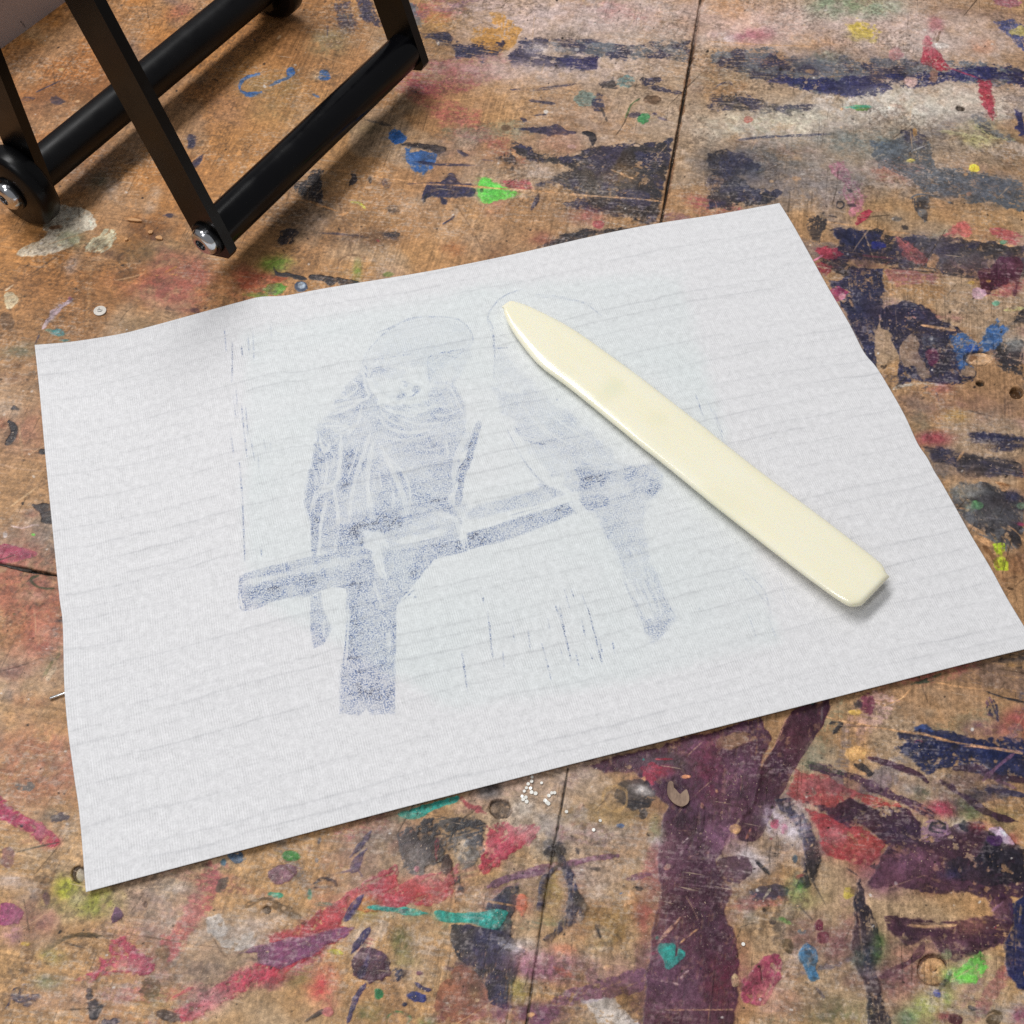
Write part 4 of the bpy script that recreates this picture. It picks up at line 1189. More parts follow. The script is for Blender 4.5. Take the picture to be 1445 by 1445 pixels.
INK = """
@P1 300 380 3.6125
g .13 e5 s3 | 770 440 860 330 1000 255 1150 242 1290 282 1325 350 1300 400 1230 420 1110 440 1090 480 1110 560 1100 660 900 660 800 560 760 500
g .43 e6 s3 | 760 500 800 620 850 680 960 700 1100 680 1110 600 1170 590 1180 560 1230 560 1290 700 1310 900 1250 950 1240 1080 1200 1190 1150 1225 1000 1262 800 1400 620 1460 545 1440 510 1300 470 1200 490 1040 520 930 540 790 600 720 680 590
g .2 e5 s3 | 1090 480 1130 440 1230 430 1300 400 1310 450 1250 560 1190 600 1120 600
g .2 e5 s2 | 520 930 560 950 620 880 640 1080 560 1130 480 1110
g .25 e4 s2 | 480 1110 470 1200 500 1290 540 1290 560 1180 580 1120
g .45 e3 s1 | 508 1250 540 1250 532 1460 505 1460
g .6 e3 s1 | 1338 790 1372 788 1332 950 1290 1050 1272 1180 1240 1190 1258 1030 1290 950
g .25 e6 s2 | 1100 860 1230 830 1280 920 1250 960 1150 950
g .2 e8 s3 | 650 960 800 830 790 1000 700 1150 640 1120
w .8 e4 s2 | 830 540 950 495 1080 500 1105 600 1060 670 960 650 880 640
w .6 e4 s2 | 1120 500 1220 480 1250 545 1180 580
w .6 e3 s2 | 1180 560 1225 560 1200 600
b .6 e3 | 1038 615 20 20
b .3 e4 | 955 650 26 12 -40
b .4 e3 | 985 590 18 15
b .25 e6 | 900 530 70 28
b .3 e3 | 1160 720 24 20
l .85 w3 | 770 540 780 600 790 655 640 690 545 760
l .8 w2.5 | 600 745 740 690
l .8 w2.5 | 548 800 690 800 600 832
l .7 w2.5 | 690 840 740 780 760 690
l .8 w3 | 840 680 900 722 1000 732 1100 720
l .8 w2.5 | 975 712 1040 720 1022 752 962 742
l .7 w3 | 850 750 900 810 1000 832 1100 820
l .8 w3.5 | 655 850 648 1000 620 1100 545 1142
l .7 w4 | 805 830 720 1100 695 1280
l .7 w5 | 820 880 790 1050 810 1250 850 1345
l .75 w5 | 860 900 940 1080 985 1200 985 1290
l .8 w3.5 | 618 1110 640 1280 622 1460
l .8 w3 | 580 1180 552 1300 540 1460
l .7 w2.5 | 518 1240 522 1180 560 1120 625 1090
l .75 w3 | 528 820 570 930 602 880
l .7 w2.5 | 580 980 580 1060
l .7 w9 | 1290 590 1310 800 1240 960 1230 1090
l .7 w3 | 1190 870 1200 950
l .6 w3 | 880 990 970 1022 1030 1002
l .5 w3 | 920 1130 930 1240
l .5 w3 | 830 840 960 870 1100 850
l .6 w2 | 820 1060 830 1120
l .5 w5 | 900 1290 1000 1270 1100 1240
l .7 w2 | 545 850 560 900 600 930
l .7 w2 | 560 780 600 770 650 780
l .6 w2 | 620 650 700 660 760 640
l .6 w2 | 640 690 700 690 770 670
l .6 w2 | 590 900 620 960 600 1040
l .6 w2 | 500 1000 530 1060 520 1120
l .6 w2 | 560 1000 560 1080
l .5 w2 | 860 540 900 560 960 545
l .6 w2 | 1120 690 1180 700 1230 680
l .6 w2 | 1130 740 1190 745 1250 720
l .5 w2 | 760 950 720 1060
l .5 w2 | 900 1060 920 1150 910 1240
l .5 w2 | 1040 900 1100 920 1200 900
l .5 w2 | 750 1000 770 1100
k .5 w1.3 | 800 1075 808 1140
k .5 w1.3 | 950 600 975 640 1010 650 1050 620
k .4 w1.2 | 850 690 900 735 960 745
k .4 w1.2 | 560 790 600 830 690 820
k .45 w1.2 | 525 850 560 940 600 960
k .4 w1.2 | 900 940 1000 1000 960 1020
k .45 w1.6 | 840 322 900 300 1000 252 1120 240 1250 255 1310 310 1325 372 1280 410 1180 425 1100 452 1098 510
k .35 w1.4 | 980 300 1010 268
k .5 w1.5 | 770 520 800 555 815 520
k .9 w1.5 | 100 370 101 480 97 575
k .9 w1.6 | 148 395 152 440
k .95 w1.6 | 147 685 160 820 175 955
k .6 w1.3 | 135 970 152 1150 166 1460
k .45 w1.2 | 192 850 215 975
k .6 w1.4 | 262 870 270 930
k .4 w1.2 | 295 885 298 930
k .35 w1.2 | 295 290 300 345
k .5 w1.2 | 1130 880 1180 915
k .7 w1.6 | 800 1060 805 1130
k .6 w1.4 | 830 1080 835 1130
b .8 e1 | 1025 482 6 3
@P3 320 650 3.6125
g .34 e5 s2 | 560 340 750 300 900 275 1150 225 1205 300 1190 420 900 470 740 480 560 480
g .62 e1.8 s1.2 | 60 590 150 555 300 520 440 490 560 470 720 450 760 470 960 440 1100 420 1215 400 1230 462 1060 502 980 600 870 735 620 740 610 650 540 640 480 660 430 690 300 700 90 768 70 700
g .66 e1.5 s1 | 610 700 740 715 866 735 862 1000 856 1292 735 1298 712 1262 680 1300 576 1292 582 1120 602 960
g .14 e4 s3 | 585 1040 660 1020 680 1080 850 1000 855 1252 700 1190 580 1200
b .5 e6 | 625 1050 40 16
b .4 e6 | 630 1175 45 20
g .7 e1.8 s1 | 430 700 480 670 495 760 535 850 495 935 440 962 428 830
g .4 e4 s1.5 | 435 285 475 285 458 470 435 482
b .4 e8 | 580 580 40 20
b .4 e8 | 1150 435 40 18
b .3 e8 | 250 660 120 24 -8
w .6 e4 s2 | 120 612 300 565 500 520 715 470 720 495 500 550 330 590 130 632
w .75 e5 s2 | 495 670 560 640 610 665 605 800 580 870 545 860 500 750
w .85 e4 s2 | 695 350 800 360 835 450 785 430 815 595 778 570 735 470 700 430
l .8 w11 | 870 415 1000 390 1110 358
l .75 w5 | 1080 275 1160 295 1190 360 1212 450
l .8 w4 | 618 740 605 1040
l .7 w3 | 495 800 495 900
l .7 w3 | 510 760 535 860
l .7 w3 | 815 880 830 980
l .6 w3 | 745 620 800 760
l .5 w5 | 90 640 110 620 300 575
k .7 w1.3 | 65 595 75 760 210 730
k .6 w1.3 | 862 750 855 1250
k .6 w1.3 | 880 730 960 655
k .9 w1.5 | 80 190 92 512
k .5 w1.2 | 175 450 178 490
k .4 w1.2 | 70 70 76 160
g .2 e6 s3 | 700 250 1000 160 1220 220 1200 300 1080 250 900 330 720 330
k .9 w1.6 | 1200 975 1215 1080 1228 1180
k .85 w1.3 | 1305 690 1308 720
k .7 w1.4 | 1330 770 1355 1000
b .85 e1 | 962 695 5 5
@P2 600 380 3.6125
g .26 e8 s4 | 340 600 560 640 700 700 830 800 1000 980 1200 1100 1150 1165 1000 1090 800 1060 640 1055 560 960 500 870 400 740
g .12 e8 s4 | 380 420 480 520 600 640 360 610 340 500
k .5 w1.6 | 485 105 400 140 345 190 318 245 345 300 345 410
k .4 w1.6 | 560 140 700 150 860 180
k .65 w2 | 500 870 560 885 640 895
k .5 w2 | 460 940 500 1000 550 1050 620 1112
b .3 e4 | 600 1105 24 10 20
l .7 w10 | 420 800 500 930 600 1060 700 1180
l .5 w4 | 520 880 560 960
k .5 w1.3 | 350 405 420 400
b .9 e1 | 672 665 4 4
b .9 e1 | 897 1202 5 4
b .7 e1 | 1062 1360 4 4
@P4 640 640 3.6125
g .32 e2 s2 | 80 280 300 220 490 170 505 230 300 290 85 335
g .72 e1.8 s1.2 | 70 408 300 330 590 245 605 310 450 372 250 452 80 485
g .2 e5 s2 | 100 400 300 345 280 440 150 470
g .30 e7 s4 | 640 90 850 75 1010 60 1085 100 1040 210 985 250 985 400 1000 520 1050 650 1135 835 1080 900 1020 968 985 930 945 800 885 690 820 520 740 340 660 290
g .12 e6 s4 | 650 20 780 30 800 100 660 180 620 100
g .15 e5 s3 | 735 340 800 420 775 450
g .18 e3 s2 | 880 690 905 690 1000 850 1040 860 1150 830 1090 905 1020 970 985 930
g .5 e1.8 s1.5 | 595 245 740 205 790 225 790 262 755 272 610 312
g .3 e2 s2 | 500 172 640 135 760 120 770 165 640 190 510 225
w .4 e6 s3 | 790 165 1000 120 1000 160 800 210
l .75 w5 | 330 20 430 120 560 180 640 262 690 335
l .8 w8 | 880 630 940 740 1020 845
l .7 w4 | 960 640 1030 800
l .7 w3 | 920 700 1000 840
l .6 w3 | 990 600 1060 720
l .75 w12 | 330 20 430 120 560 180 640 270 680 330
k .6 w1.4 | 860 540 890 640 960 760
k .5 w1.4 | 940 740 970 800
k .5 w1.3 | 290 315 480 265
k .5 w1.4 | 390 90 480 180 320 215
k .85 w1.6 | 518 770 550 860 580 975
k .9 w1.8 | 540 785 575 950 600 1062
k .9 w1.8 | 685 785 730 960 758 1072
k .8 w1.5 | 652 845 672 930
k .95 w2 | 698 1020 708 1048
k .8 w1.5 | 450 970 475 1060 498 1160
k .85 w1.5 | 40 1008 52 1090 68 1200
k .8 w1.5 | 185 860 192 980 202 1045
k .6 w1.3 | 565 690 590 785
k .6 w1.3 | 598 690 615 738
k .5 w1.3 | 150 735 154 765
k .4 w1.2 | 545 1000 560 1060
k .4 w1.2 | 655 720 680 790
b .9 e1 | 752 265 4 4
b .8 e1 | 918 420 4 4
b .6 e4 | 905 515 8 14
@P5 890 540 3.6125
k .3 w1.3 | 390 90 460 260 480 330
k .35 w1.3 | 540 940 600 980 680 1060 720 1200
b .9 e1 | 712 282 4 4
b .8 e1 | 1326 575 4 4
b .8 e1 | 350 1152 3 3
@P1 300 380 3.6125
k .5 w1.4 | 60 300 70 420
k .4 w1.2 | 120 600 128 760
k .45 w1.3 | 180 340 186 430
k .4 w1.2 | 230 930 236 1010
@P4 640 640 3.6125
k .7 w1.4 | 300 880 310 960
k .6 w1.3 | 380 900 392 1010
k .7 w1.4 | 620 1000 640 1090
k .6 w1.3 | 480 840 492 900
k .5 w1.3 | 250 1010 258 1090
k .6 w1.3 | 740 940 762 1030
k .5 w1.3 | 810 960 822 1020
@P5 890 540 3.6125
k .4 w1.3 | 760 1000 790 1120
k .4 w1.3 | 330 60 380 200
k .35 w1.3 | 600 1180 640 1300
@P1 300 380 3.6125
l .8 w1.6 | 700 560 740 600 700 640 650 660
l .8 w1.6 | 560 760 620 720 700 700 760 660
l .8 w1.6 | 790 560 830 640 900 690
l .7 w1.6 | 900 700 960 760 1060 790 1180 780
l .7 w1.6 | 860 720 900 770 980 800
l .7 w1.6 | 1000 690 1080 710 1150 690
l .7 w1.6 | 610 800 640 840 690 820 730 790
l .7 w1.6 | 560 860 600 900 640 860
l .8 w1.8 | 560 1100 520 1150 500 1240
l .8 w1.8 | 590 1000 575 1080 560 1120
l .8 w1.6 | 800 1040 795 1100 800 1180
l .8 w1.6 | 850 1040 860 1110
l .7 w2 | 900 960 960 1020 1000 1100 1010 1200
l .7 w1.6 | 740 900 720 980 690 1060
l .6 w1.6 | 1200 780 1260 770 1300 750
l .7 w1.6 | 1120 480 1180 440 1290 420
l .7 w1.6 | 1210 600 1240 660 1280 740
l .6 w1.6 | 800 500 840 470 830 430
l .5 w1.6 | 860 500 900 460 960 440
k .6 w1.5 | 770 480 790 520 780 560 800 600
k .55 w1.4 | 960 570 1000 580 1030 600
k .5 w1.4 | 850 680 880 720 960 750 1040 760
k .5 w1.4 | 520 800 540 850 530 920
k .5 w1.4 | 1100 450 1100 520 1110 580
k .55 w1.5 | 1180 420 1260 430 1310 380
k .5 w1.4 | 1300 760 1320 900
k .45 w1.3 | 470 1110 480 1200 500 1280
@P2 600 380 3.6125
k .5 w1.6 | 345 300 355 420 350 560
l .7 w3 | 430 830 480 930 560 1030 640 1110
k .5 w1.4 | 420 820 460 900 520 1000 600 1090
k .5 w1.4 | 450 800 520 850 620 870
l .6 w2 | 560 760 640 840 760 900
l .6 w2 | 620 720 720 800 860 880
l .6 w2 | 500 700 560 780 640 860
l .5 w2 | 760 940 900 1000 1040 1040
k .35 w1.3 | 860 1160 1000 1150 1140 1180 1120 1240
@P4 640 640 3.6125
l .8 w3 | 590 250 640 300 690 345
l .8 w2 | 865 620 920 700 960 790 985 850
l .8 w2 | 930 640 960 720 1000 790
l .8 w2 | 1000 640 1040 740 1060 820
l .7 w2 | 1040 620 1090 720 1120 800
l .6 w2 | 830 520 860 600
l .6 w2 | 900 480 950 560 980 640
k .6 w1.5 | 862 620 900 720 950 820 980 920
k .5 w1.4 | 1000 600 1060 720 1130 830
l .7 w4 | 80 400 300 325 470 275 590 240
@P3 320 650 3.6125
k .6 w1.4 | 576 1290 580 1120 604 950 618 760
l .7 w1.8 | 830 880 836 960
l .6 w1.6 | 770 760 830 840
k .45 w1.3 | 440 700 434 850 445 960
k .5 w1.3 | 150 560 300 522 440 490
l .8 w2 | 770 500 800 560 815 610
l .8 w2 | 745 480 770 560 800 600
@P1 300 380 3.6125
k .55 w1.5 | 765 480 790 420 860 340 940 285 1020 252 1120 242 1220 250 1290 282 1325 340 1322 380 1290 405 1230 415 1170 425 1110 440 1092 480 1105 540
k .4 w1.4 | 1130 460 1180 440 1240 450 1280 430
l .7 w1.6 | 800 440 810 490
l .7 w1.6 | 840 440 848 490
l .7 w1.6 | 880 435 888 485
l .7 w1.6 | 920 430 928 480
l .7 w1.6 | 960 425 966 470
k .45 w1.5 | 780 470 860 455 960 440 1020 430
b .4 e2 | 1040 616 14 16
b .3 e3 | 962 640 20 14 -30
@P2 600 380 3.6125
k .5 w1.7 | 500 100 440 118 390 145 345 190 320 245 330 300 345 340 350 420
k .35 w1.4 | 560 130 640 135 740 150 830 185 900 240
@P1 300 380 3.6125
k .5 w1.4 | 105 640 118 760
k .6 w1.4 | 168 700 182 860
k .45 w1.3 | 205 320 212 470
k .5 w1.3 | 90 820 110 960
@P5 890 540 3.6125
k .4 w1.4 | 560 960 620 1040 700 1130
k .35 w1.3 | 420 130 470 260
k .35 w1.3 | 700 1190 740 1300
"""

def paint_table():
    xs = np.concatenate([[-.95, -.9499, -.7, -.5, -.42, -.37], np.arange(-.335, .245, .00030), [.27, .33, .45, .7, .9499, .95]])
    y = [-.222]
    while y[-1] < .385:
        y.append(y[-1] + .00024 + .00022 * (y[-1] + .222) / .6)
    ys = np.concatenate([[-.75, -.7499, -.5, -.35, -.27, -.24], y, [.41, .47, .6, .8, 1.0999, 1.1]])
    X, Y = np.meshgrid(xs.astype(np.float32), ys.astype(np.float32))
    U, V = proj_arr(X, Y, 0.)
    S = Sheet(X, Y, U, V, xs, ys)
    nx, ny = S.NX, S.NY
    H = np.zeros(X.shape, np.float32); GL = np.zeros(X.shape, np.float32)
    # bare wood: tan plywood, long grain, worn and greyed in patches
    c0 = np.array((178, 138, 96)) / 255.; c1 = np.array((160, 122, 88)) / 255.; c2 = np.array((168, 144, 120)) / 255.
    a = uni(fbm(nx, ny, 150, 4, 1))[..., None]; b = sst(.5, .95, uni(fbm(nx, ny, 90, 4, 2)))[..., None]
    C = c0 + (c1 - c0) * a + (c2 - (c0 + (c1 - c0) * a)) * b * .75
    lowp = sst(-.02, -.12, Y)[..., None]
    C = C + lowp * np.array((.03, .025, .005))
    left_dim = (sst(-.08, -.2, X) * sst(.0, .12, Y))[..., None]
    C = C + left_dim * np.array((-.02, -.06, -.085))  # dimmer, warmer light of the upper left put into the wood colour
    gr = streak(nx, ny, math.pi / 2, 120, 2.1, 21)
    gx = streak(nx, ny, 0., 120, 2.1, 22)
    gsel = sst(.42, .58, fbm(nx, ny, 500, 2, 23))
    g = gr * gsel + gx * (1 - gsel)
    C = C * (1 + .30 * (g - .5) + 0.18 * (fbm(nx, ny, 6, 3, 3) - .5) + .12 * (fbm(nx, ny, 28, 3, 4) - .5))[..., None]
    rng = np.random.RandomState(11)

    def lay(col, m, wdw, alpha, var=.3, seed=0, col2=None, nx_=None, ny_=None):
        cc = np.broadcast_to(col, m.shape + (3,))
        if col2 is not None:
            u = sst(.3, .7, uni(fbm(nx_, ny_, 26, 4, seed + 50)))[..., None]
            cc = cc * (1 - u) + col2 * u
        v = 1 + var * 1.5 * (fbm(nx_, ny_, 9, 4, seed + 60) - .5) + var * .6 * (fbm(nx_, ny_, 55, 2, seed + 61) - .5)
        tint = (fbm(nx_, ny_, 34, 2, seed + 62) - .5)[..., None] * np.array((.05, 0., -.05))
        cc = np.clip(cc * v[..., None] + tint, 0, 1)
        k = (m * alpha)[..., None]
        C[wdw] = C[wdw] * (1 - k) + cc * k

    # old stains everywhere, also where the picture does not reach
    stain = [(120, 82, 60), (150, 120, 110), (185, 165, 150), (150, 85, 85), (120, 105, 80), (100, 85, 90), (190, 140, 95), (130, 120, 120)]
    for i in range(230):
        c = (rng.uniform(-250, 1700), rng.uniform(-150, 1700))
        s = rng.uniform(12, 60)
        o = dict(kind='f', c=c, rx=s * rng.uniform(.6, 1.6), ry=s * rng.uniform(.4, 1), rot=rng.uniform(-.6, .6), e=2.)
        r = S.mask(o, 1000 + i * 3)
        if r: lay(np.array(stain[rng.randint(len(stain))]) / 255., r[1], r[0], rng.uniform(.15, .5), .3, i, None, r[2], r[3])
    sm = [(52, 52, 80), (120, 80, 108), (170, 70, 85), (205, 190, 182), (98, 100, 110), (150, 60, 92), (190, 150, 150), (80, 52, 68), (120, 130, 110), (90, 95, 120)]
    for i in range(520):
        c = (rng.uniform(-200, 1650), rng.uniform(-100, 1650))
        if c[0] < 150 or (c[0] < 600 and c[1] < 520): continue
        s = rng.uniform(6, 26); low = c[1] > 800
        o = dict(kind='b', c=c, rx=s * rng.uniform(1.4, 4.5), ry=s * rng.uniform(.4, 1.), rot=(rng.normal(-.45, .5) if low else rng.normal(.08, .25)), e=rng.uniform(5, 12), d=rng.uniform(.3, .9), s=rng.uniform(1.5, 6), w=3, r=None)
        r = S.mask(o, 5000 + i * 3)
        if r: lay(np.array(sm[rng.randint(len(sm))]) / 255., r[1], r[0], rng.uniform(.15, .55), .4, i + 900, None, r[2], r[3])
    # splashes beyond the edge of the picture
    keys = 'NKGPURWTBLSV'
    for i in range(170):
        c = np.array((rng.uniform(-330, 1800), rng.uniform(-330, 1800)))
        if -25 < c[0] < 1470 and -25 < c[1] < 1470:
            continue
        s = rng.uniform(8, 60); an = rng.uniform(0, 6.28, 7); an.sort()
        p = np.array([(c[0] + s * rng.uniform(.5, 1.8) * math.cos(t), c[1] + s * rng.uniform(.25, .7) * math.sin(t)) for t in an], np.float32)
        if ((p[:, 0] > -8) & (p[:, 0] < 1453) & (p[:, 1] > -8) & (p[:, 1] < 1453)).any():
            continue
        o = dict(kind='g', p=p, e=6., d=rng.uniform(.1, .4), s=.8, w=3, r=None)
        r = S.mask(o, 3000 + i * 5)
        if r: lay(colour(keys[rng.randint(len(keys))]), r[1], r[0], .85, .3, i, None, r[2], r[3])
    chip = uni(fbm(nx, ny, 5.5, 3, 31)) * .75 + uni(fbm(nx, ny, 22, 3, 32)) * .25
    for i, o in enumerate(parse(MARKS)):
        r = S.mask(o, 100 + i * 17)
        if r is None:
            continue
        wdw, m, wx, wy = r
        cs = o['col'].split(':')
        if o['kind'] in 'gk' and o['d'] > .02 and cs[0] != 'D':
            m = m * (1 - (.8 if o['d'] > .1 else .35) * sst(.84, .90, chip[wdw]))
        if o['kind'] == 'g' and o['w'] == 3. and o['d'] >= .12 and cs[0] in 'NKGP':
            # rubbed, dusty film on the dark paint
            pass
        lay(colour(cs[0]), m, wdw, o['a'], .3 if cs[0] != 'D' else .1, i * 7, colour(cs[1]) if len(cs) > 1 else None, wx, wy)
        if o['h'] is not None:
            H[wdw] += m * o['h'] * .001
        elif o['kind'] in 'gkb' and o['a'] > .8:
            H[wdw] = H[wdw] * (1 - .5 * m) + m * .00017 * (.5 + 1. * fbm(wx, wy, 6, 3, i))
        if o['kind'] in 'gkb' and o['a'] > .8:
            GL[wdw] = GL[wdw] * (1 - m) + m * (.25 + .75 * ((i * 37) % 10) / 10.)
    # wear: paint dragged and rubbed thin along the strokes of cleaning rags
    for (dx_, dy_, sd_, sc_, am_) in ((1, 0, 301, 70, .55), (2, 1, 302, 55, .38), (0, 1, 303, 60, .32)):
        B = np.zeros_like(C); n_ = 0
        for k_ in range(-8, 9, 2):
            B += np.roll(C, (k_ * dy_, k_ * dx_), (0, 1)); n_ += 1
        B /= n_
        mk = (sst(.55, .9, uni(fbm(nx, ny, sc_, 4, sd_))) * sst(.2, .8, uni(streak(nx, ny, math.atan2(dy_, dx_), 40, 2.4, sd_ + 5))) * am_)[..., None]
        C = C * (1 - mk) + B * mk
    # dust rubbed into everything: pale fibres, dark pinpoints, cuts
    rub = sst(.35, .95, uni(fbm(nx, ny, 70, 4, 41))) * sst(.55, .95, uni(fbm(nx, ny, 3.0, 3, 42) * .6 + .4 * streak(nx, ny, .1, 30, 1.8, 45)))
    k = (rub * .42)[..., None]
    C = C * (1 - k) + np.array((.74, .69, .66)) * k
    dk = sst(.45, .95, uni(fbm(nx, ny, 60, 4, 43))) * sst(.62, .92, uni(fbm(nx, ny, 3.6, 3, 44)))
    k = (dk * .30)[..., None]
    C = C * (1 - k) + np.array((.25, .2, .17)) * k
    C = C * (1 + .34 * (fbm(nx, ny, 2.6, 2, 46) - .5) + .22 * (fbm(nx, ny, 7, 2, 47) - .5))[..., None]
    for i in range(1300):
        c = (rng.uniform(-80, 1530), rng.uniform(-80, 1530))
        s = rng.uniform(.5, 1.5) * (1 if rng.rand() < .93 else 1.7)
        o = dict(kind='b', c=c, rx=s * rng.uniform(.8, 2.), ry=s, rot=rng.uniform(-1, 1), e=1.6, d=0., s=.6, w=3, r=None)
        r = S.mask(o, 7000 + i)
        if r is None: continue
        q = rng.rand()
        col = (.17, .14, .13) if q < .5 else ((.80, .66, .52) if q < .75 else ((.82, .79, .77) if q < .96 else tuple(colour('RNTLVB'[rng.randint(6)]))))
        kk = (r[1] * rng.uniform(.4, .9))[..., None]
        C[r[0]] = C[r[0]] * (1 - kk) + np.array(col) * kk
    for i in range(420):
        c = np.array((rng.uniform(-60, 1500), rng.uniform(-60, 1500)))
        an = rng.choice([.12, 1.65, -.75, 2.2]) + rng.normal(0, .25); L = rng.uniform(8, 70)
        dv = np.array((math.cos(an), math.sin(an))) * L
        p = np.array([c, c + dv * .5 + rng.normal(0, 1.2, 2), c + dv], np.float32)
        o = dict(kind='k', p=p, e=.6, d=.25, s=.6, w=rng.uniform(.9, 1.8), r=None)
        r = S.mask(o, 9000 + i)
        if r is None: continue
        lt = rng.rand() < .6
        kk = (r[1] * rng.uniform(.2, .6))[..., None]
        C[r[0]] = C[r[0]] * (1 - kk) + np.array((.78, .64, .5) if lt else (.2, .16, .13)) * kk
        H[r[0]] -= r[1] * .00004
    H += .00012 * (fbm(nx, ny, 120, 3, 71) - .5) + .00004 * (fbm(nx, ny, 9, 3, 72) - .5)
    Z = np.clip(H, -.0025, .001)
    Z[0, :] = Z[-1, :] = -.04; Z[:, 0] = Z[:, -1] = -.04
    C = (C - .46) * 1.15 + .463
    lum = C.mean(-1, keepdims=True)
    sat = .87 + .13 * (sst(.0, -.06, X) * sst(.02, .08, Y))[..., None]
    C = lum + (C - lum) * sat
    Lc = s2l(np.clip(C, .03, .95))
    A = np.concatenate([Lc, GL[..., None]], -1)
    m = NT('painted_plywood')
    at = m.n('ShaderNodeAttribute', attribute_name='paint')
    f1 = m.noise(2600, 2, .7, m.pos()); f2 = m.noise(520, 4, .65, m.pos())
    f3 = m.noise(60, 5, .6, m.pos((1, 12, 1)))
    v = m.math('ADD', m.ramp(f1, .28, .72, .76, 1.22), m.ramp(f2, .3, .7, -.10, .10))
    gl = m.noise(900, 2, .6, m.pos((1, .05, 1)))                     # fine pores along the grain
    gp = m.ramp(m.noise(14, 3, .6, m.pos()), .42, .60)
    v = m.math('MULTIPLY', v, m.math('SUBTRACT', 1., m.math('MULTIPLY', m.ramp(gl, .60, .70, 0., .42), gp)))
    sp1 = m.noise(1500, 1, .5, m.pos((1, 1, 1), .4)); zone = m.ramp(m.noise(38, 4, .65, m.pos()), .45, .62)
    v = m.math('MULTIPLY', v, m.math('SUBTRACT', 1., m.math('MULTIPLY', m.ramp(sp1, .68, .72, 0., .6), zone)))
    vv = m.n('ShaderNodeVectorMath', operation='SCALE')
    sp2 = m.noise(1350, 1, .5, m.pos((1, 1, 1), 1.1)); zone2 = m.ramp(m.noise(45, 4, .65, m.pos((1, 1, 1), .9)), .46, .62)
    sc = m.noise(700, 2, .6, m.pos((.06, 1, 1), .35)); zone3 = m.ramp(m.noise(25, 3, .6, m.pos((1, 1, 1), 2.)), .50, .62)
    pale = m.math('MAXIMUM', m.math('MULTIPLY', m.ramp(sp2, .70, .74, 0., .6), zone2), m.math('MULTIPLY', m.ramp(sc, .66, .70, 0., .5), zone3))
    pc = m.mix(pale, at.outputs['Color'], lin(205, 180, 155))
    m.l(pc, vv.inputs[0]); m.l(v, vv.inputs['Scale'])
    m.l(vv.outputs[0], m.b.inputs['Base Color'])
    m.l(m.math('SUBTRACT', m.ramp(f2, .3, .7, .44, .66), m.math('MULTIPLY', at.outputs['Alpha'], .18)), m.b.inputs['Roughness'])
    m.set(Specular_IOR_Level=.28)
    m.bump(m.math('ADD', f1, m.math('MULTIPLY', f2, 2.)), .00012, .6)
    P = np.stack([X, Y, Z], -1)
    o = grid_mesh('table_top', P, {'paint': A}, m.m)
    tag(o, 'old plywood workbench top covered in dried paint and ink', kind='structure')
    return o

# ------------------------------------------------------------------ the sheet of paper
TOP = [(49, 487), (100, 482.5), (166, 472), (207, 462), (300, 436.5), (339, 426), (368, 419), (404, 417), (466, 405.5), (600, 383.5), (720, 360), (848, 331), (931, 315), (1010, 303), (1100, 286.5)]
BOT = [(122, 1259.5), (235, 1229), (400, 1185), (532, 1150), (780, 1086), (938, 1046), (1139, 995), (1283, 958), (1380, 933), (1445, 917), (1461, 912.5)]
LEFT = [(49, 487), (56, 553), (64, 643), (75, 754), (84, 844), (88.5, 880), (90.5, 960), (93, 1000), (97, 1040), (105, 1099), (112, 1149), (122, 1259.5)]
RIGHT = [(1100, 286.5), (1122, 322), (1165, 399), (1199, 457), (1219, 496), (1237, 518), (1255, 547), (1277, 586), (1295, 625), (1309, 646), (1319, 665), (1329, 681), (1346, 711), (1370, 754), (1398, 801), (1422, 845), (1461, 912.5)]

def resample(p, n):
    p = smooth_curve(np.array(p, np.float32), False, 6)
    w = np.array([tow(q)[:2] for q in p])
    L = np.concatenate([[0], np.cumsum(np.linalg.norm(np.diff(w, axis=0), axis=1))]); L /= L[-1]
    t = np.linspace(0, 1, n)
    return np.stack([np.interp(t, L, p[:, 0]), np.interp(t, L, p[:, 1])], -1)

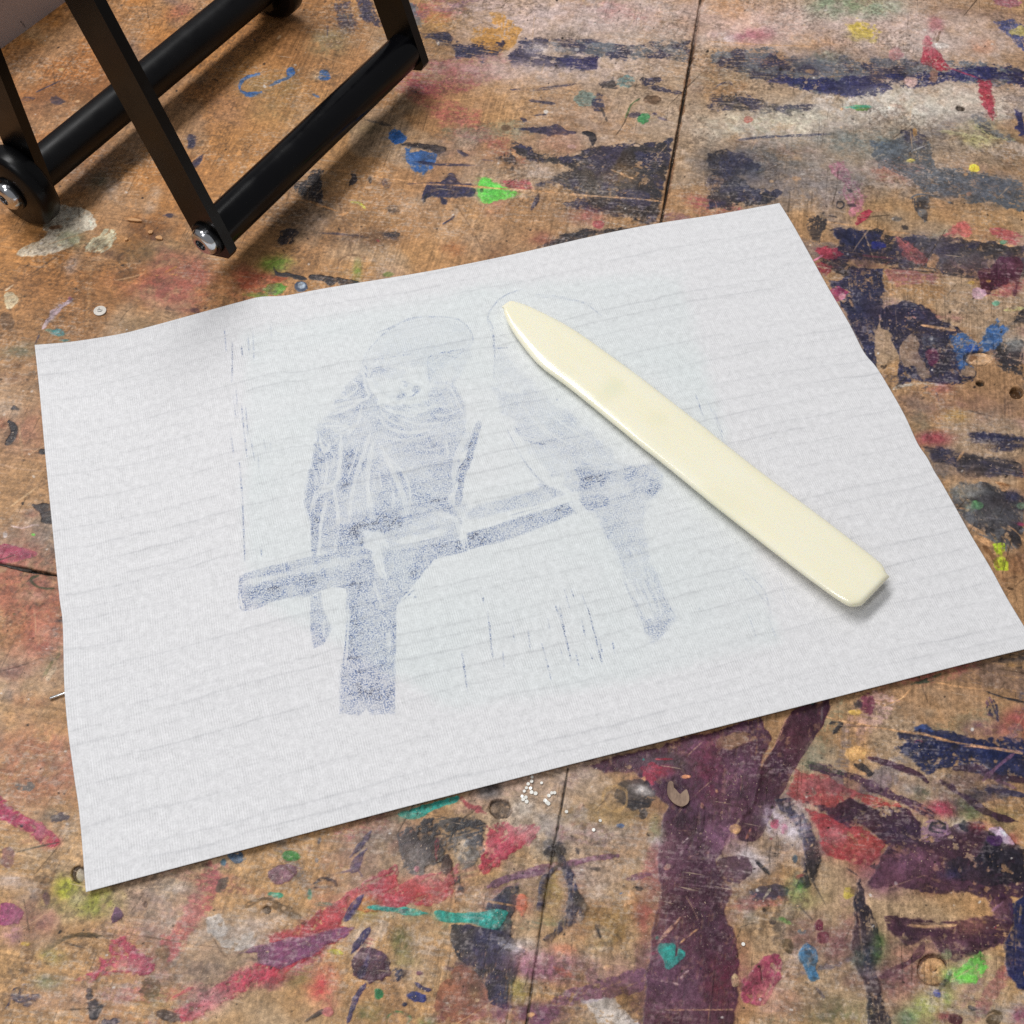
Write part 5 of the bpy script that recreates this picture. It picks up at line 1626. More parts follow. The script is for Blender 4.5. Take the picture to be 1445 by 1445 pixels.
PZ = None
def make_paper():
    nu, nv = 1050, 740
    def wcurve(p, n):
        q = resample(p, n)
        return np.array([tow(c, .0018)[:2] for c in q])
    T, B, Lf, R = wcurve(TOP, nu), wcurve(BOT, nu), wcurve(LEFT, nv), wcurve(RIGHT, nv)
    s = np.linspace(0, 1, nu)[None, :, None]; t = np.linspace(0, 1, nv)[:, None, None]
    W = (1 - t) * T[None] + t * B[None] + (1 - s) * Lf[:, None] + s * R[:, None] \
        - ((1 - s) * (1 - t) * T[0] + s * (1 - t) * T[-1] + (1 - s) * t * B[0] + s * t * B[-1])
    X, Y = W[..., 0].astype(np.float32), W[..., 1].astype(np.float32)
    U, V = proj_arr(X, Y, .0018)
    S = Sheet(X, Y, U, V)
    nx, ny = S.NX, S.NY
    s2, t2 = np.broadcast_to(s[..., 0], X.shape), np.broadcast_to(t[..., 0], X.shape)
    pu, pv = (s2 * 980).astype(np.float32), (t2 * 690).astype(np.float32)   # about 0.3 mm units along the sheet
    edge = np.minimum(np.minimum(s2, 1 - s2) * 1.4, np.minimum(t2, 1 - t2))
    Z = .0018 + .0005 * (fbm(pu, pv, 260, 2, 5) - .5) + .0002 * (fbm(pu, pv, 70, 2, 6) - .5) * sst(0, .12, edge)
    Z += .0006 * sst(.1, 0., 1 - t2)          # the front edge stands a little off the table
    # chain lines of the handmade sheet
    rng = np.random.RandomState(3)
    line = np.zeros(X.shape, np.float32)
    pos = .012
    while pos < 1.0:
        c = pos * 690 + 14 * (fbm(pu, pu * 0 + pos * 900, 170, 3, 77) - .5) + 3.2 * (fbm(pu, pu * 0 + pos * 700, 18, 2, 78) - .5)
        w = .8 + .9 * vn(pu / 60, pu * 0 + pos * 333, 79)
        sd_ = int(pos * 100000)
        st = (.4 + .6 * sst(.25, .8, uni(fbm(pu, pu * 0 + 3.3, 120, 4, sd_)))) * (.35 + .65 * rng.rand()) * (.72 + .28 * sst(.2, .7, uni(vn(pu / 9, pu * 0, sd_ + 1))))
        d = (pv - c)
        line = np.maximum(line, .8 * np.exp(-(d / w) ** 2) * st + .28 * np.exp(-((d - 3) / 7.) ** 2) * st)
        pos += rng.uniform(.016, .040)
    ink = np.zeros(X.shape, np.float32)
    ers = np.zeros(X.shape, np.float32)
    ob = 0
    for i, o in enumerate(parse(INK)):
        if o['kind'] == 'l':
            o['w'] = o['w'] * 1.25 + .8 if o['w'] < 6 else o['w'] * .9; o['e'] = .4; o['s'] = .6
        if o['kind'] in 'wl':
            val = float(o['a']); o['kind'] = 'g' if o['kind'] == 'w' else 'k'
            r = S.mask(o, 40 + i * 7)
            if r: ink[r[0]] *= 1 - .97 * np.clip(r[1] * val, 0, 1)
        else:
            if o['kind'] == 'k': o['w'] = max(1.7, o['w'] * 1.15); o['e'] = .3
            r = S.mask(o, 40 + i * 7)
            if r is None: continue
            if o['kind'] == 'k':
                keep = ink[r[0]]
                brk = .35 + .65 * sst(.2, .5, uni(fbm(r[2], r[3], 5, 2, i)))
                ink[r[0]] = np.maximum(ink[r[0]], r[1] * o['a'] * brk * 1.3)
            else:
                ink[r[0]] = np.minimum(.80, ink[r[0]] + r[1] * o['a'] * (1.15 if o['kind'] == 'g' else 1))
    ink = ink * (.62 + .70 * uni(fbm(nx, ny, 26, 4, 90))) * (.75 + .5 * uni(fbm(nx, ny, 3.0, 2, 92))) * (1 + .35 * np.clip(line * 2, 0, 1))
    # greenish cast over the printed block, pinkish margins
    blk = dict(kind='g', p=np.array([(345, 470), (700, 400), (960, 390), (1010, 560), (1100, 905), (900, 960), (640, 1000), (350, 840)], np.float32),
               e=6., d=0., s=14., w=3, r=None)
    tint = np.zeros(X.shape, np.float32)
    r = S.mask(blk, 5)
    tint[r[0]] = r[1]
    tint = tint * (.5 + fbm(nx, ny, 90, 3, 91)) * .45
    A = np.stack([np.clip(ink, 0, 1.4), np.clip(line, 0, 1), np.clip(tint, 0, 1), np.ones_like(ink)], -1)
    UVa = np.stack([s2, t2, np.zeros_like(s2), np.ones_like(s2)], -1)
    m = NT('handmade_paper')
    at = m.n('ShaderNodeAttribute', attribute_name='print'); sp = m.n('ShaderNodeSeparateColor'); m.l(at.outputs['Color'], sp.inputs[0])
    uv = m.n('ShaderNodeAttribute', attribute_name='sheet')
    mp = m.n('ShaderNodeMapping'); mp.inputs['Scale'].default_value = (.297, .209, 1); m.l(uv.outputs['Color'], mp.inputs['Vector'])
    vec = mp.outputs['Vector']
    wv = m.n('ShaderNodeTexWave', wave_type='BANDS', bands_direction='X'); wv.inputs['Scale'].default_value = 2 * math.pi / 20 / .00076
    wv.inputs['Distortion'].default_value = 1.2; wv.inputs['Detail'].default_value = 2; wv.inputs['Detail Scale'].default_value = .35
    m.l(vec, wv.inputs['Vector'])
    n1 = m.noise(1500, 3, .7, vec); n2 = m.noise(420, 4, .65, vec); n3 = m.noise(30, 4, .6, vec)
    mp2 = m.n('ShaderNodeMapping'); mp2.inputs['Scale'].default_value = (1, .16, 1); m.l(vec, mp2.inputs['Vector'])
    n4 = m.noise(1300, 2, .6, mp2.outputs['Vector'])
    patchy = m.ramp(m.noise(160, 3, .6, vec), .38, .62, .15, 1.)
    laid = m.math('MULTIPLY', m.math('SUBTRACT', wv.outputs['Fac'], .5), patchy)
    val = m.math('ADD', m.math('MULTIPLY', laid, .15), m.math('MULTIPLY', m.math('SUBTRACT', n1, .5), .44))
    val = m.math('ADD', val, m.math('MULTIPLY', m.math('SUBTRACT', n2, .5), .42))
    val = m.math('ADD', val, m.math('MULTIPLY', m.math('SUBTRACT', n4, .5), .10))
    val = m.math('ADD', val, m.math('MULTIPLY', m.math('SUBTRACT', n3, .5), .05))
    val = m.math('ADD', val, 1.0)
    base = m.mix(sp.outputs[2], lin(227, 227, 229), lin(218, 227, 227))
    base = m.mix(m.math('MULTIPLY', sp.outputs[1], .33), base, lin(150, 152, 158))
    spk = m.ramp(m.noise(1900, 2, .8, vec), .42, .58, .10, 1.)
    spk = m.math('MULTIPLY', spk, m.ramp(n2, .30, .62, .55, 1.15))
    fi = m.math('MULTIPLY', sp.outputs[0], spk, clamp=True)
    strong = m.ramp(sp.outputs[0], .95, 1.35, 0., .8)
    icol = m.mix(strong, lin(98, 120, 164), lin(52, 60, 92))
    fi = m.math('MULTIPLY', fi, .92, clamp=True)
    base = m.mix(fi, base, icol)
    vs = m.n('ShaderNodeVectorMath', operation='SCALE'); m.l(base, vs.inputs[0]); m.l(val, vs.inputs['Scale'])
    m.l(vs.outputs[0], m.b.inputs['Base Color'])
    m.set(Roughness=.9, Specular_IOR_Level=.12)
    m.bump(m.math('ADD', m.math('ADD', n1, n2), m.math('MULTIPLY', laid, .5)), .00016, .5)
    o = grid_mesh('paper_sheet', np.stack([X, Y, Z], -1)[::-1], {'print': A[::-1], 'sheet': UVa[::-1]}, m.m)
    sm = o.modifiers.new('thickness', 'SOLIDIFY'); sm.thickness = .00012; sm.offset = -1
    tag(o, 'white handmade paper sheet with a faint blue-grey ink print of two birds on a perch', 'paper')
    return X, Y, Z

# ------------------------------------------------------------------ bone folder
FOLD_UP = [(711, 434), (713.5, 429.5), (720, 428), (734, 431), (753, 438), (791, 456), (822, 475), (857, 500), (901, 532), (946, 567), (1000, 609), (1009, 617), (1078, 671), (1153, 727), (1208, 769), (1236, 791), (1245, 800), (1250, 811)]
FOLD_LO = [(711, 438), (712.5, 448), (722, 467), (742, 494), (764, 518), (804, 548), (857, 591), (901, 627), (945, 662), (1000, 707), (1006, 712), (1084, 773), (1139, 815), (1189, 850.5), (1206, 855.5), (1222, 852), (1236, 840), (1246, 827), (1250, 815)]

def make_folder():
    zt, zb = .0046, .0075
    ref_a, ref_b = tow((711, 436), zt)[:2], tow((1232, 828), zb)[:2]
    q = tow((1248, 822), zb)[:2] - tow((1218, 853), zb)[:2]
    q /= np.linalg.norm(q); pr = q; ax = np.array([q[1], -q[0]]); L = (ref_b - ref_a) @ ax
    if L < 0: ax = -ax; L = -L
    if ax[0] * pr[1] - ax[1] * pr[0] < 0: pr = -pr
    def conv(P):
        P = smooth_curve(np.array(P, np.float32), False, 6); out = []
        for q in P:
            s = 0.5
            for _ in range(4):
                z = zt + (zb - zt) * max(0, min(1, s)) ** 2
                w = tow(q, z)[:2] - ref_a
                s = (w @ ax) / L
            out.append((w @ ax, w @ pr))
        return np.array(out)
    up, lo = conv(FOLD_UP), conv(FOLD_LO)
    s0 = min(up[:, 0].min(), lo[:, 0].min()); s1 = max(up[:, 0].max(), lo[:, 0].max())
    n = 150
    k = np.linspace(0, 1, n); s0 += .0005; s1 -= .0009; st = s0 + (s1 - s0) * (.5 - .5 * np.cos(np.pi * k))
    def side(P, pick):
        res = []
        for s in st:
            best = None
            for a, b in zip(P[:-1], P[1:]):
                if (a[0] - s) * (b[0] - s) <= 0 and abs(a[0] - b[0]) > 1e-9:
                    y = a[1] + (b[1] - a[1]) * (s - a[0]) / (b[0] - a[0])
                    best = y if best is None else pick(best, y)
            res.append(np.nan if best is None else best)
        res = np.array(res); ok = ~np.isnan(res)
        return np.interp(st, st[ok], res[ok])
    yu, yl = side(up, max), side(lo, min)
    cen, hw = (yu + yl) / 2, np.maximum((yu - yl) / 2, .0003)
    T = .0010 + .0008 * sst(0, .025, st - s0)
    ed = np.minimum(st - s0, s1 - st)
    TF = T.copy()
    T = T * np.sqrt(np.clip(1 - (1 - np.clip(ed / .0018, 0, 1)) ** 2, .03, 1))
    bm = bmesh.new(); rings = []; m = 40
    for s, c, h, tk, tf in zip(st, cen, hw, T, TF):
        f = max(0, min(1, s / L)); zc = zt + .0020 + (zb - zt) * f ** 2 - tf
        ring = []
        for j in range(m):
            th = 2 * math.pi * j / m
            cx, sx = math.cos(th), math.sin(th)
            w = math.copysign(abs(cx) ** (2 / 5.5), cx) * h
            z = math.copysign(abs(sx) ** (2 / 2.6), sx) * tk
            p = ref_a + ax * s + pr * (c + w)
            ring.append(bm.verts.new((p[0], p[1], zc + z)))
        rings.append(ring)
    for a, b in zip(rings[:-1], rings[1:]):
        for j in range(m):
            bm.faces.new((a[j], a[(j + 1) % m], b[(j + 1) % m], b[j]))
    bm.faces.new(rings[0]); bm.faces.new(rings[-1][::-1])
    m = NT('polished_bone')
    p = m.pos((1, 1, 1), -math.atan2(ax[1], ax[0]))
    mp = m.n('ShaderNodeMapping'); mp.inputs['Scale'].default_value = (.22, 1, 1); m.l(p, mp.inputs['Vector'])
    a = m.noise(170, 3, .55, mp.outputs['Vector']); b = m.noise(24, 2, .5, m.pos())
    col = m.mix(m.ramp(a, .2, .8), lin(250, 243, 215), lin(251, 246, 224))
    col = m.mix(m.ramp(b, .55, .72, 0, .5), col, lin(232, 232, 204))
    # two faint greenish flaws under the surface
    for (px, rr, kf) in (((866, 546), .007, .22), ((928, 592), .006, .12)):
        g = tow(px, .007)
        d = m.n('ShaderNodeVectorMath', operation='DISTANCE'); tc = m.n('ShaderNodeTexCoord')
        m.l(tc.outputs['Object'], d.inputs[0]); d.inputs[1].default_value = (g[0], g[1], g[2])
        col = m.mix(m.ramp(d.outputs['Value'], 0., rr, kf, 0.), col, lin(190, 214, 172))
    m.l(col, m.b.inputs['Base Color'])
    m.set(Roughness=.13, Specular_IOR_Level=.5, Subsurface_Weight=.3, Subsurface_Scale=.003)
    m.b.inputs['Subsurface Radius'].default_value = (1, .9, .7)
    scr = m.noise(900, 2, .6, mp.outputs['Vector'])
    m.l(m.ramp(scr, .3, .7, .10, .17), m.b.inputs['Roughness'])
    m.bump(a, .00004, .2)
    o = from_bm('bone_folder', bm, m.m)
    tag(o, 'cream bone folder with a pointed tip lying on the paper', 'bone folder')

# ------------------------------------------------------------------ black rack
def mat_black(name, rough, base=(.003, .003, .0036, 1), spec=.5, bmp=.1):
    m = NT(name)
    a = m.noise(2200, 2, .6, m.pos()); b = m.noise(90, 4, .6, m.pos())
    dust = m.math('MULTIPLY', m.ramp(a, .70, .80), m.ramp(b, .5, .7))
    m.l(m.mix(m.math('MULTIPLY', dust, .35), base, (.25, .24, .22, 1)), m.b.inputs['Base Color'])
    m.l(m.ramp(b, .3, .7, rough - .05, rough + .08), m.b.inputs['Roughness'])
    m.set(Specular_IOR_Level=spec)
    m.bump(a, .00002, bmp)
    return m.m

def make_rack():
    bar_m = mat_black('black_satin_bar', .26, (.002, .0017, .0016, 1), .24)
    tube_m = mat_black('black_gloss_tube', .20, (.002, .002, .003, 1), .22)
    matt_m = mat_black('black_matt_tube', .36, (.003, .003, .004, 1), .26)
    rub_m = mat_black('black_rubber', .28, (.002, .002, .0025, 1), .22)
    ch = NT('chrome_bolt'); ch.set(Metallic=1., Roughness=.16)
    ch.l(ch.mix(ch.noise(300, 3, .6, ch.pos()), lin(190, 192, 196), lin(222, 224, 228)), ch.b.inputs['Base Color'])
    zf = .0190
    t0, t1 = tow((304, 326), zf), tow((571, 72), zf)
    d = t1 - t0; LF = np.linalg.norm(d); d /= LF
    e = np.cross((0, 0, 1), d); zz = np.array((0, 0, 1.))
    zk = .0170
    k0, k1 = tow((52, 243), zk), tow((362, -14), zk)
    LK = (k1 - k0) @ d
    k1 = k0 + d * LK
    root = empty('metal_rack', Vector(((t0 + k0) / 2 * np.array((1, 1, 0)))))
    inv = -np.array(root.location)
    def W(p): return Vector(np.asarray(p) + inv)
    def frame_bm():
        return bmesh.new()
    def cyl(bm, a, b, r, seg=48, prof=None):
        a, b = np.asarray(a, float), np.asarray(b, float)
        ln = np.linalg.norm(b - a); u = (b - a) / ln
        x = np.cross(u, zz); x = x / np.linalg.norm(x); y = np.cross(u, x)
        prof = prof or [(0, r), (ln, r)]
        rings = []
        for (h, rr) in prof:
            rings.append([bm.verts.new(W(a + u * h + (x * math.cos(t) + y * math.sin(t)) * rr)) for t in np.linspace(0, 2 * math.pi, seg, endpoint=False)])
        for p, q in zip(rings[:-1], rings[1:]):
            for j in range(seg):
                bm.faces.new((p[j], p[(j + 1) % seg], q[(j + 1) % seg], q[j]))
        bm.faces.new(rings[0][::-1]); bm.faces.new(rings[-1])
    def bar(name, a, ang, length, low, wid, th, dr, mat):
        """flat bar in the plane across the tubes: starts at a (outer face on the axis), goes up at ang, thickness dr*d"""
        u = e * math.cos(ang) + zz * math.sin(ang); v = np.cross(d, u)
        c = .0022; h = wid / 2
        out = [(-low, -h + c), (-low + c, -h), (length - c, -h), (length, -h + c), (length, h - c), (length - c, h), (-low + c, h), (-low, h - c)]
        bm = frame_bm()
        f = [bm.verts.new(W(a + u * p + v * q)) for p, q in out]
        g = [bm.verts.new(W(a + u * p + v * q + dr * d * th)) for p, q in out]
        bm.faces.new(f); bm.faces.new(g[::-1])
        for j in range(8):
            bm.faces.new((f[j], g[j], g[(j + 1) % 8], f[(j + 1) % 8]))
        return from_bm(name, bm, mat, root, True, .0006)
    def solve(a, px, lo, hi):
        """lean of the bar so that its middle line runs through the picture point px"""
        best = None
        for q in np.linspace(lo, hi, 240):
            p0 = proj(a); p1 = proj(a + .12 * (e * math.cos(q) + zz * math.sin(q)))
            x = p0[0] + (p1[0] - p0[0]) * (px[1] - p0[1]) / (p1[1] - p0[1])
            if best is None or abs(x - px[0]) < best[0]: best = (abs(x - px[0]), q)
        return best[1]
    th = .0042
    af = t0 - d * th
    angf = solve(af, (111, 0), math.radians(55), math.radians(95))
    ak = k0 - d * th
    angk = solve(ak, (-22, 97), math.radians(92), math.radians(120))
    gap = (k0 - t0) @ e
    hf, hk = .120, .120                                   # height of the joint between the two frames
    lf, lk = (hf - zf) / math.sin(angf), (hk - zk) / math.sin(angk)
    wid = .0155
    bar('leg', af, angf, lf + .006, .0088, wid, th, 1, bar_m)
    bar('leg', t0 + d * LF, angf, lf + .006, .0088, wid, th, 1, bar_m)
    bar('leg', ak, angk, lk + .006, .009, wid, th, 1, bar_m)
    bar('leg', k1, angk, lk + .006, .009, wid, th, 1, bar_m)
    r = .0077
    bm = frame_bm(); cyl(bm, t0, t0 + d * LF, r); from_bm('crossbar', bm, tube_m, root)
    bm = frame_bm(); cyl(bm, k0, k1, .0078); from_bm('crossbar', bm, matt_m, root)
    # flat links join the tops of the front and rear legs
    for q, s in ((0., -1), (LF, 1)):
        p = t0 + d * q + (e * math.cos(angf) + zz * math.sin(angf)) * lf
        r_ = k0 + (e * math.cos(angk) + zz * math.sin(angk)) * lk
        g_ = (r_ - p) @ e
        bar('link', p - d * (.0021 if s > 0 else -.0021) * 0 + d * s * .0045, 0., g_ + .006, .006, .010, .003, s, bar_m)
    # round rubber feet on the rear legs
    for s, a in ((-1, ak), (1, k1 + d * th)):
        R = .0165
        prof = [(0, R - .0022), (.0007, R - .0008), (.002, R), (.0075, R), (.0088, R - .0008), (.0095, R - .0022)]
        bm = frame_bm(); cyl(bm, a, a + d * s * .0095, R, 64, prof)
        from_bm('foot', bm, rub_m, root)
    # bolts with washers on the outer faces
    def bolt(a, s, wr, br):
        bm = frame_bm(); cyl(bm, a, a + d * s * .0014, wr, 48, [(0, wr), (.0010, wr), (.0014, wr - .0004)])
        ws = from_bm('washer', bm, rub_m, root)
        a = a + d * s * .0014
        bm = frame_bm()
        prof = [(0, br), (.0006, br)] + [(.0006 + .0026 * math.sin(t), br * (.45 + .55 * math.cos(t))) for t in np.linspace(.15, math.pi / 2, 8)]
        top = prof[-1]
        prof += [(top[0], .0023), (top[0] - .0018, .0021)]
        cyl(bm, a, a + d * s * .003, br, 48, prof)
        b = from_bm('bolt', bm, ch.m, root)
        sk = frame_bm()
        cyl(sk, a + d * s * (top[0] - .0017), a + d * s * (top[0] - .0012), .00215, 6)
        dk = mat_black('bolt_socket_dark', .5)
        from_bm('socket', sk, dk, b, False)
        # tiny stamped digits round the socket
        cu = bpy.data.curves.new('stamp', 'FONT'); cu.body = '010'; cu.size = .0018; cu.extrude = .00004; cu.align_x = 'CENTER'
        cu.materials.append(dk)
        to = bpy.data.objects.new('stamp', cu); COL.objects.link(to); to.parent = b
        n = d * s; up = np.cross(n, zz); up = -up / np.linalg.norm(up)
        yv = np.cross(n, np.cross(zz, n) / np.linalg.norm(np.cross(zz, n))); yv = yv / np.linalg.norm(yv)
        xv = np.cross(yv, n)
        cpos = np.array(W(a + n * (.00285)) ) + yv * .0025
        bpy.context.view_layer.update()
        tm = bpy.data.meshes.new_from_object(to.evaluated_get(bpy.context.evaluated_depsgraph_get()))
        bpy.data.objects.remove(to); tm.name = 'stamp'
        to = put('stamp', tm, b)
        to.matrix_local = Matrix([[xv[0], yv[0], n[0], cpos[0]], [xv[1], yv[1], n[1], cpos[1]], [xv[2], yv[2], n[2], cpos[2]], [0, 0, 0, 1]])
        return b
    bolt(af, -1, .0070, .0056)
    bolt(ak - d * .0095, -1, .0070, .0058)
    tag(root, 'black metal rack with flat bar legs and round tubes standing on the workbench', 'rack')

def make_wall():
    a, b = tow((0, 70)), tow((85, 8))
    u = b - a; u /= np.linalg.norm(u); v = np.array((-u[1], u[0], 0))
    if v[0] > 0: v = -v
    p = [a - u * .7, a + u * .75, a + u * .75 + v * .03, a - u * .7 + v * .03]
    bm = bmesh.new()
    lo = [bm.verts.new((q[0], q[1], -.001)) for q in p]; hi = [bm.verts.new((q[0], q[1], .05)) for q in p]  # wall cut low so that it does not block the far lamp
    bm.faces.new(lo); bm.faces.new(hi[::-1])
    for j in range(4): bm.faces.new((lo[j], lo[(j + 1) % 4], hi[(j + 1) % 4], hi[j]))
    m = NT('grey_wall_paint')
    n = m.noise(60, 5, .6, m.pos()); s = m.noise(420, 3, .7, m.pos((1, 1, .35)))
    col = m.mix(n, lin(178, 166, 166), lin(192, 180, 180))
    col = m.mix(m.ramp(s, .66, .72, 0, .75), col, lin(60, 52, 52))
    m.l(col, m.b.inputs['Base Color']); m.set(Roughness=.7)
    m.bump(n, .0005, .3)
    o = from_bm('wall', bm, m.m, None, False)
    tag(o, 'plain grey wall behind the black rack, cut low to let the lamplight over', kind='structure')

# ------------------------------------------------------------------ small loose things
def make_small():
    # pin sticking out from under the paper
    a, b = tow((70, 985.5), .0007), tow((104, 974), .0007)
    bm = bmesh.new()
    u = (b - a) / np.linalg.norm(b - a); x = np.array((-u[1], u[0], 0)); z = np.array((0, 0, 1.))
    rings = []
    for h, r in ((0, .0003), (.0003, .00050), (np.linalg.norm(b - a), .00050)):
        rings.append([bm.verts.new(a + u * h + (x * math.cos(t) + z * math.sin(t)) * r) for t in np.linspace(0, 6.2832, 12, endpoint=False)])
    for p, q in zip(rings[:-1], rings[1:]):
        for j in range(12): bm.faces.new((p[j], p[(j + 1) % 12], q[(j + 1) % 12], q[j]))
    bm.faces.new(rings[0]); bm.faces.new(rings[-1])
    st = NT('steel_wire'); st.set(Metallic=1., Roughness=.3); st.l(st.mix(st.noise(900), lin(205, 205, 205), lin(235, 235, 235)), st.b.inputs['Base Color'])
    o = from_bm('metal_pin', bm, st.m)
    tag(o, 'thin shiny metal pin poking out from under the left paper edge', 'pin')
    # little round white dot
    c = tow((141.5, 439.5))
    bm = bmesh.new()
    bmesh.ops.create_cone(bm, cap_ends=True, segments=40, radius1=.0024, radius2=.0024, depth=.0005)
    wd = NT('white_plastic'); wd.l(wd.mix(wd.ramp(wd.noise(700), .45, .6), lin(226, 220, 212), lin(210, 200, 188)), wd.b.inputs['Base Color']); wd.set(Roughness=.45)
    bmesh.ops.translate(bm, verts=bm.verts, vec=(c[0], c[1], .00035))
    o = from_bm('white_disc', bm, wd.m, None, True, .00012)
    tag(o, 'small round white disc with dark scribble left of the rack foot', 'disc')
    bm = bmesh.new()
    dk = NT('dark_scribble'); dk.l(dk.mix(dk.noise(500), lin(70, 68, 70), lin(95, 92, 92)), dk.b.inputs['Base Color'])
    for pts in (((-.0010, .0001), (-.0003, .0004), (.0005, .0002), (.0010, .0004)), ((-.0008, -.0005), (0, -.0006), (.0009, -.0003)), ((-.0009, .0009), (-.0004, .0011))):
        for p, q in zip(pts[:-1], pts[1:]):
            p = np.array(p); q = np.array(q); t = (q - p) / np.linalg.norm(q - p); nn = np.array((-t[1], t[0])) * .00016
            vs = [bm.verts.new((c[0] + w[0], c[1] + w[1], .00062)) for w in (p - nn, q - nn, q + nn, p + nn)]
            ws = [bm.verts.new((v.co.x, v.co.y, .00058)) for v in vs]
            bm.faces.new(vs); bm.faces.new(ws[::-1])
            for j in range(4): bm.faces.new((vs[j], ws[j], ws[(j + 1) % 4], vs[(j + 1) % 4]))
    from_bm('scribble', bm, dk.m, o, False)
    # curled brown flake on the purple paint
    P = [(712, 372), (716, 352), (728, 345), (738, 352), (741, 372), (752, 384), (768, 402), (778, 396), (797, 382), (806, 398), (811, 424), (804, 446), (780, 460), (752, 452), (728, 432), (713, 406)]
    P = smooth_curve(np.array([(720 + x / 3.211, 995 + y / 3.211) for x, y in P], np.float32), True, 3)
    Wp = [tow(q, .0009) for q in P]
    bm = bmesh.new(); cc = np.mean(Wp, 0)
    def zc(w): return .0006 + .0010 * min(1, (np.linalg.norm((w - cc)[:2]) / .012)) ** 2
    tv = [bm.verts.new((w[0], w[1], zc(w) + .0004)) for w in Wp]; bv = [bm.verts.new((w[0], w[1], zc(w))) for w in Wp]
    bm.faces.new(tv); bm.faces.new(bv[::-1])
    for j in range(len(P)): bm.faces.new((tv[j], bv[j], bv[(j + 1) % len(P)], tv[(j + 1) % len(P)]))
    bmesh.ops.triangulate(bm, faces=[f for f in bm.faces if len(f.verts) > 4])
    br = NT('brown_flake_wood'); br.l(br.mix(br.ramp(br.noise(520, 4, .6, br.pos((1, .4, 1))), .35, .65), lin(122, 98, 84), lin(158, 132, 112)), br.b.inputs['Base Color']); br.set(Roughness=.6)
    o = from_bm('wood_flake', bm, br.m, None, True)
    tag(o, 'curled brown crescent flake lying on purple paint', 'flake')
    # splinters of pale wood in front of the rack
    ch = NT('splinter_wood'); ch.l(ch.mix(ch.noise(700, 3, .6, ch.pos((1, .3, 1))), lin(196, 140, 92), lin(224, 176, 124)), ch.b.inputs['Base Color']); ch.set(Roughness=.7)
    for n_, (lx, ly, ln, wd, rt) in enumerate(((921, 541, .0058, .0011, .05), (1025, 621, .0022, .0016, .6), (1085, 660, .0030, .0018, -.3), (861, 670, .0014, .0011, .2))):
        c = tow((lx / 4.817, 200 + ly / 4.817)); bm = bmesh.new(); rr = random.Random(n_)
        ptsx = [(-.5, -.2), (-.3, -.5), (.2, -.45), (.5, -.1), (.42, .35), (-.1, .5), (-.45, .3)]
        lo = []; hi = []
        for a_, b_ in ptsx:
            x_ = a_ * ln * rr.uniform(.85, 1.1); y_ = b_ * wd * rr.uniform(.8, 1.2)
            X_ = c[0] + x_ * math.cos(rt) - y_ * math.sin(rt); Y_ = c[1] + x_ * math.sin(rt) + y_ * math.cos(rt)
            lo.append(bm.verts.new((X_, Y_, .00025))); hi.append(bm.verts.new((X_, Y_, .0008 + rr.uniform(-.0002, .0003))))
        bm.faces.new(lo[::-1])
        for j in range(7): bm.faces.new((lo[j], lo[(j + 1) % 7], hi[(j + 1) % 7], hi[j]))
        top = bm.verts.new((c[0], c[1], .0010))
        for j in range(7): bm.faces.new((hi[j], hi[(j + 1) % 7], top))
        o = from_bm('wood_chip', bm, ch.m, None, False)
        tag(o, ('long pale wood splinter lying left of the rack leg bolt', 'smaller rounded pale wood crumb just left of the rack bolt', 'larger pale wood crumb nearest the rack bolt', 'tiniest pale wood crumb beside the white paint blot')[n_], 'wood chip', 'pale wood chips in front of the rack')
    # sequins
    sq = NT('white_sequin'); sq.l(sq.mix(sq.noise(800), lin(236, 234, 226), lin(248, 246, 240)), sq.b.inputs['Base Color']); sq.set(Roughness=.25, Specular_IOR_Level=.7)
    pts = [(380 + x / 3.6125, 1045 + y / 3.6125) for x, y in ((1340, 186), (1320, 221), (1388, 216), (1311, 241), (1332, 243), (1300, 258), (1337, 263), (1357, 269), (1289, 284), (1308, 289), (1294, 300), (1312, 311), (1427, 281), (1406, 306), (1419, 319))]
    pts += [(720 + x / 3.211, 995 + y / 3.211) for x, y in ((97, 345), (115, 400), (175, 410), (188, 398), (201, 397), (158, 432), (166, 440), (173, 446), (255, 483), (408, 523), (378, 565))]
    pts.append((720 + 1056 / 3.211, 995 + 1083 / 3.211))
    bm = bmesh.new()
    bmesh.ops.create_cone(bm, cap_ends=True, segments=14, radius1=.00062, radius2=.00055, depth=.00022)
    proto = from_bm('sequin', bm, sq.m, None, True)
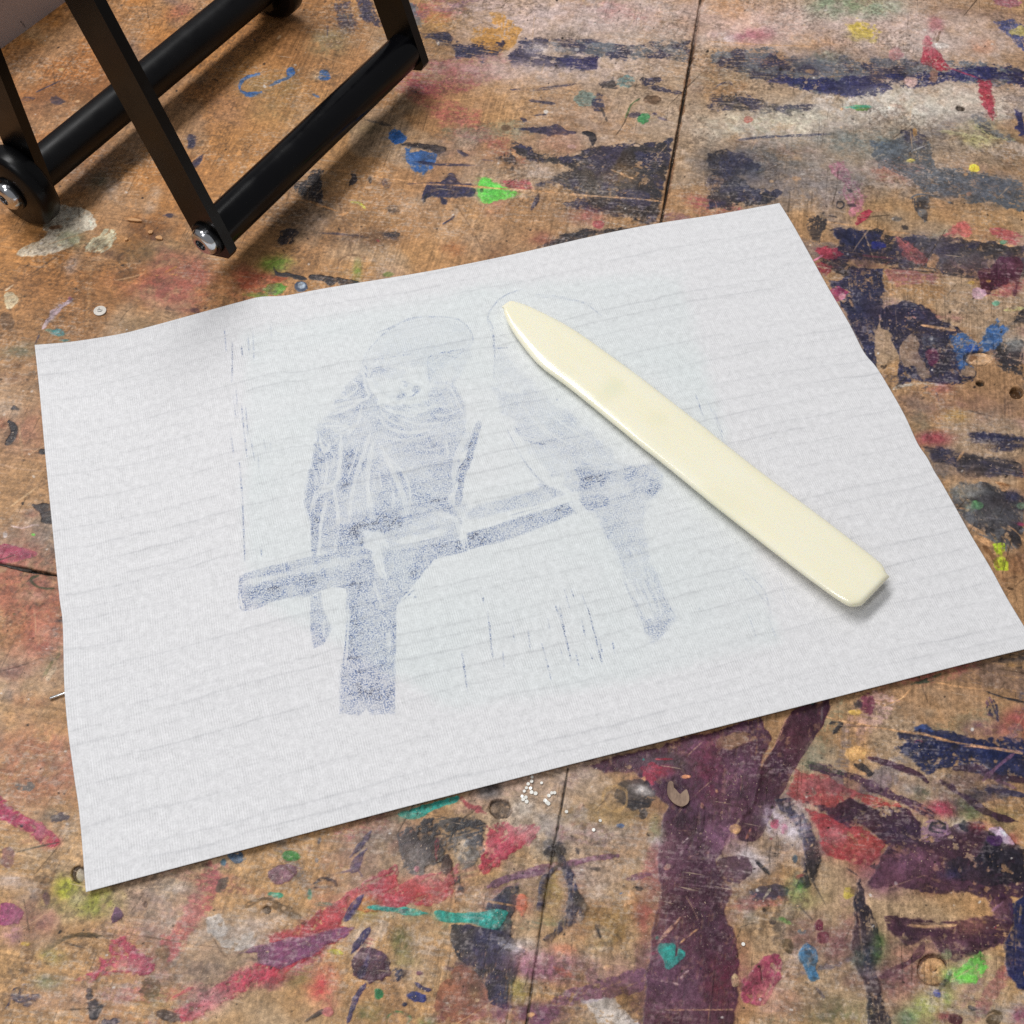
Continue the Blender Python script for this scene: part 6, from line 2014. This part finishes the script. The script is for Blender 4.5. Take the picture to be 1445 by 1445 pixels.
    for i, p in enumerate(pts):
        o = proto if i == 0 else proto.copy()
        if i: COL.objects.link(o)
        w = tow(p, .0003)
        o.location = (w[0], w[1], .00034)
        o.rotation_euler = (random.uniform(-.25, .25), random.uniform(-.25, .25), random.uniform(0, 6))
        f = random.uniform(.75, 1.05); o.scale = (f, f, 1)
        if i == len(pts) - 1:
            tag(o, 'single tiny white sequin right of the purple paint band', 'sequin', 'white sequins scattered on the workbench')
        elif i in (len(pts) - 2, len(pts) - 3):
            tag(o, 'tiny white sequin of the separate pair just right of the scattered cluster', 'sequin', 'white sequins scattered on the workbench')
        else:
            tag(o, 'tiny white sequin of the cluster scattered just below the lower paper edge', 'sequin', 'white sequins scattered on the workbench')

paint_table()
make_paper()
make_folder()
make_rack()
make_wall()
make_small()

# ------------------------------------------------------------------ light
def area(name, loc, target, sx, sy, power, col):
    l = bpy.data.lights.new(name, 'AREA'); l.shape = 'RECTANGLE'; l.size = sx; l.size_y = sy; l.energy = power; l.color = col
    o = bpy.data.objects.new(name, l); COL.objects.link(o)
    o.location = loc
    o.rotation_euler = (Vector(target) - Vector(loc)).to_track_quat('-Z', 'Y').to_euler()
    return o
def area_dir(name, loc, target, long_dir, sx, sy, power, col):
    o = area(name, loc, target, sx, sy, power, col)
    z = (Vector(loc) - Vector(target)).normalized()
    y = Vector(long_dir); y = (y - z * y.dot(z)).normalized(); x = y.cross(z)
    o.matrix_world = Matrix([[x[0], y[0], z[0], loc[0]], [x[1], y[1], z[1], loc[1]], [x[2], y[2], z[2], loc[2]], [0, 0, 0, 1]])
    return o
fl = area_dir('ceiling_lamp_far', (-.70, .50, 1.55), (0, .05, 0), (.365, .93, 0), .34, 1.1, 22, (1, .985, .965))
area('ceiling_lamp_near', (-.75, -.9, 1.9), (0, .05, 0), .25, 1.3, 10.5, (.99, .99, 1))

w = bpy.data.worlds.new('World'); scene.world = w; w.use_nodes = True
w.node_tree.nodes['Background'].inputs[0].default_value = (.97, .98, 1, 1)
w.node_tree.nodes['Background'].inputs[1].default_value = .24

vs = scene.view_settings
vs.view_transform = 'Standard'; vs.look = 'None'; vs.exposure = 0; vs.gamma = 1; vs.use_curve_mapping = False
scene.render.engine = 'CYCLES'
scene.cycles.use_denoising = False
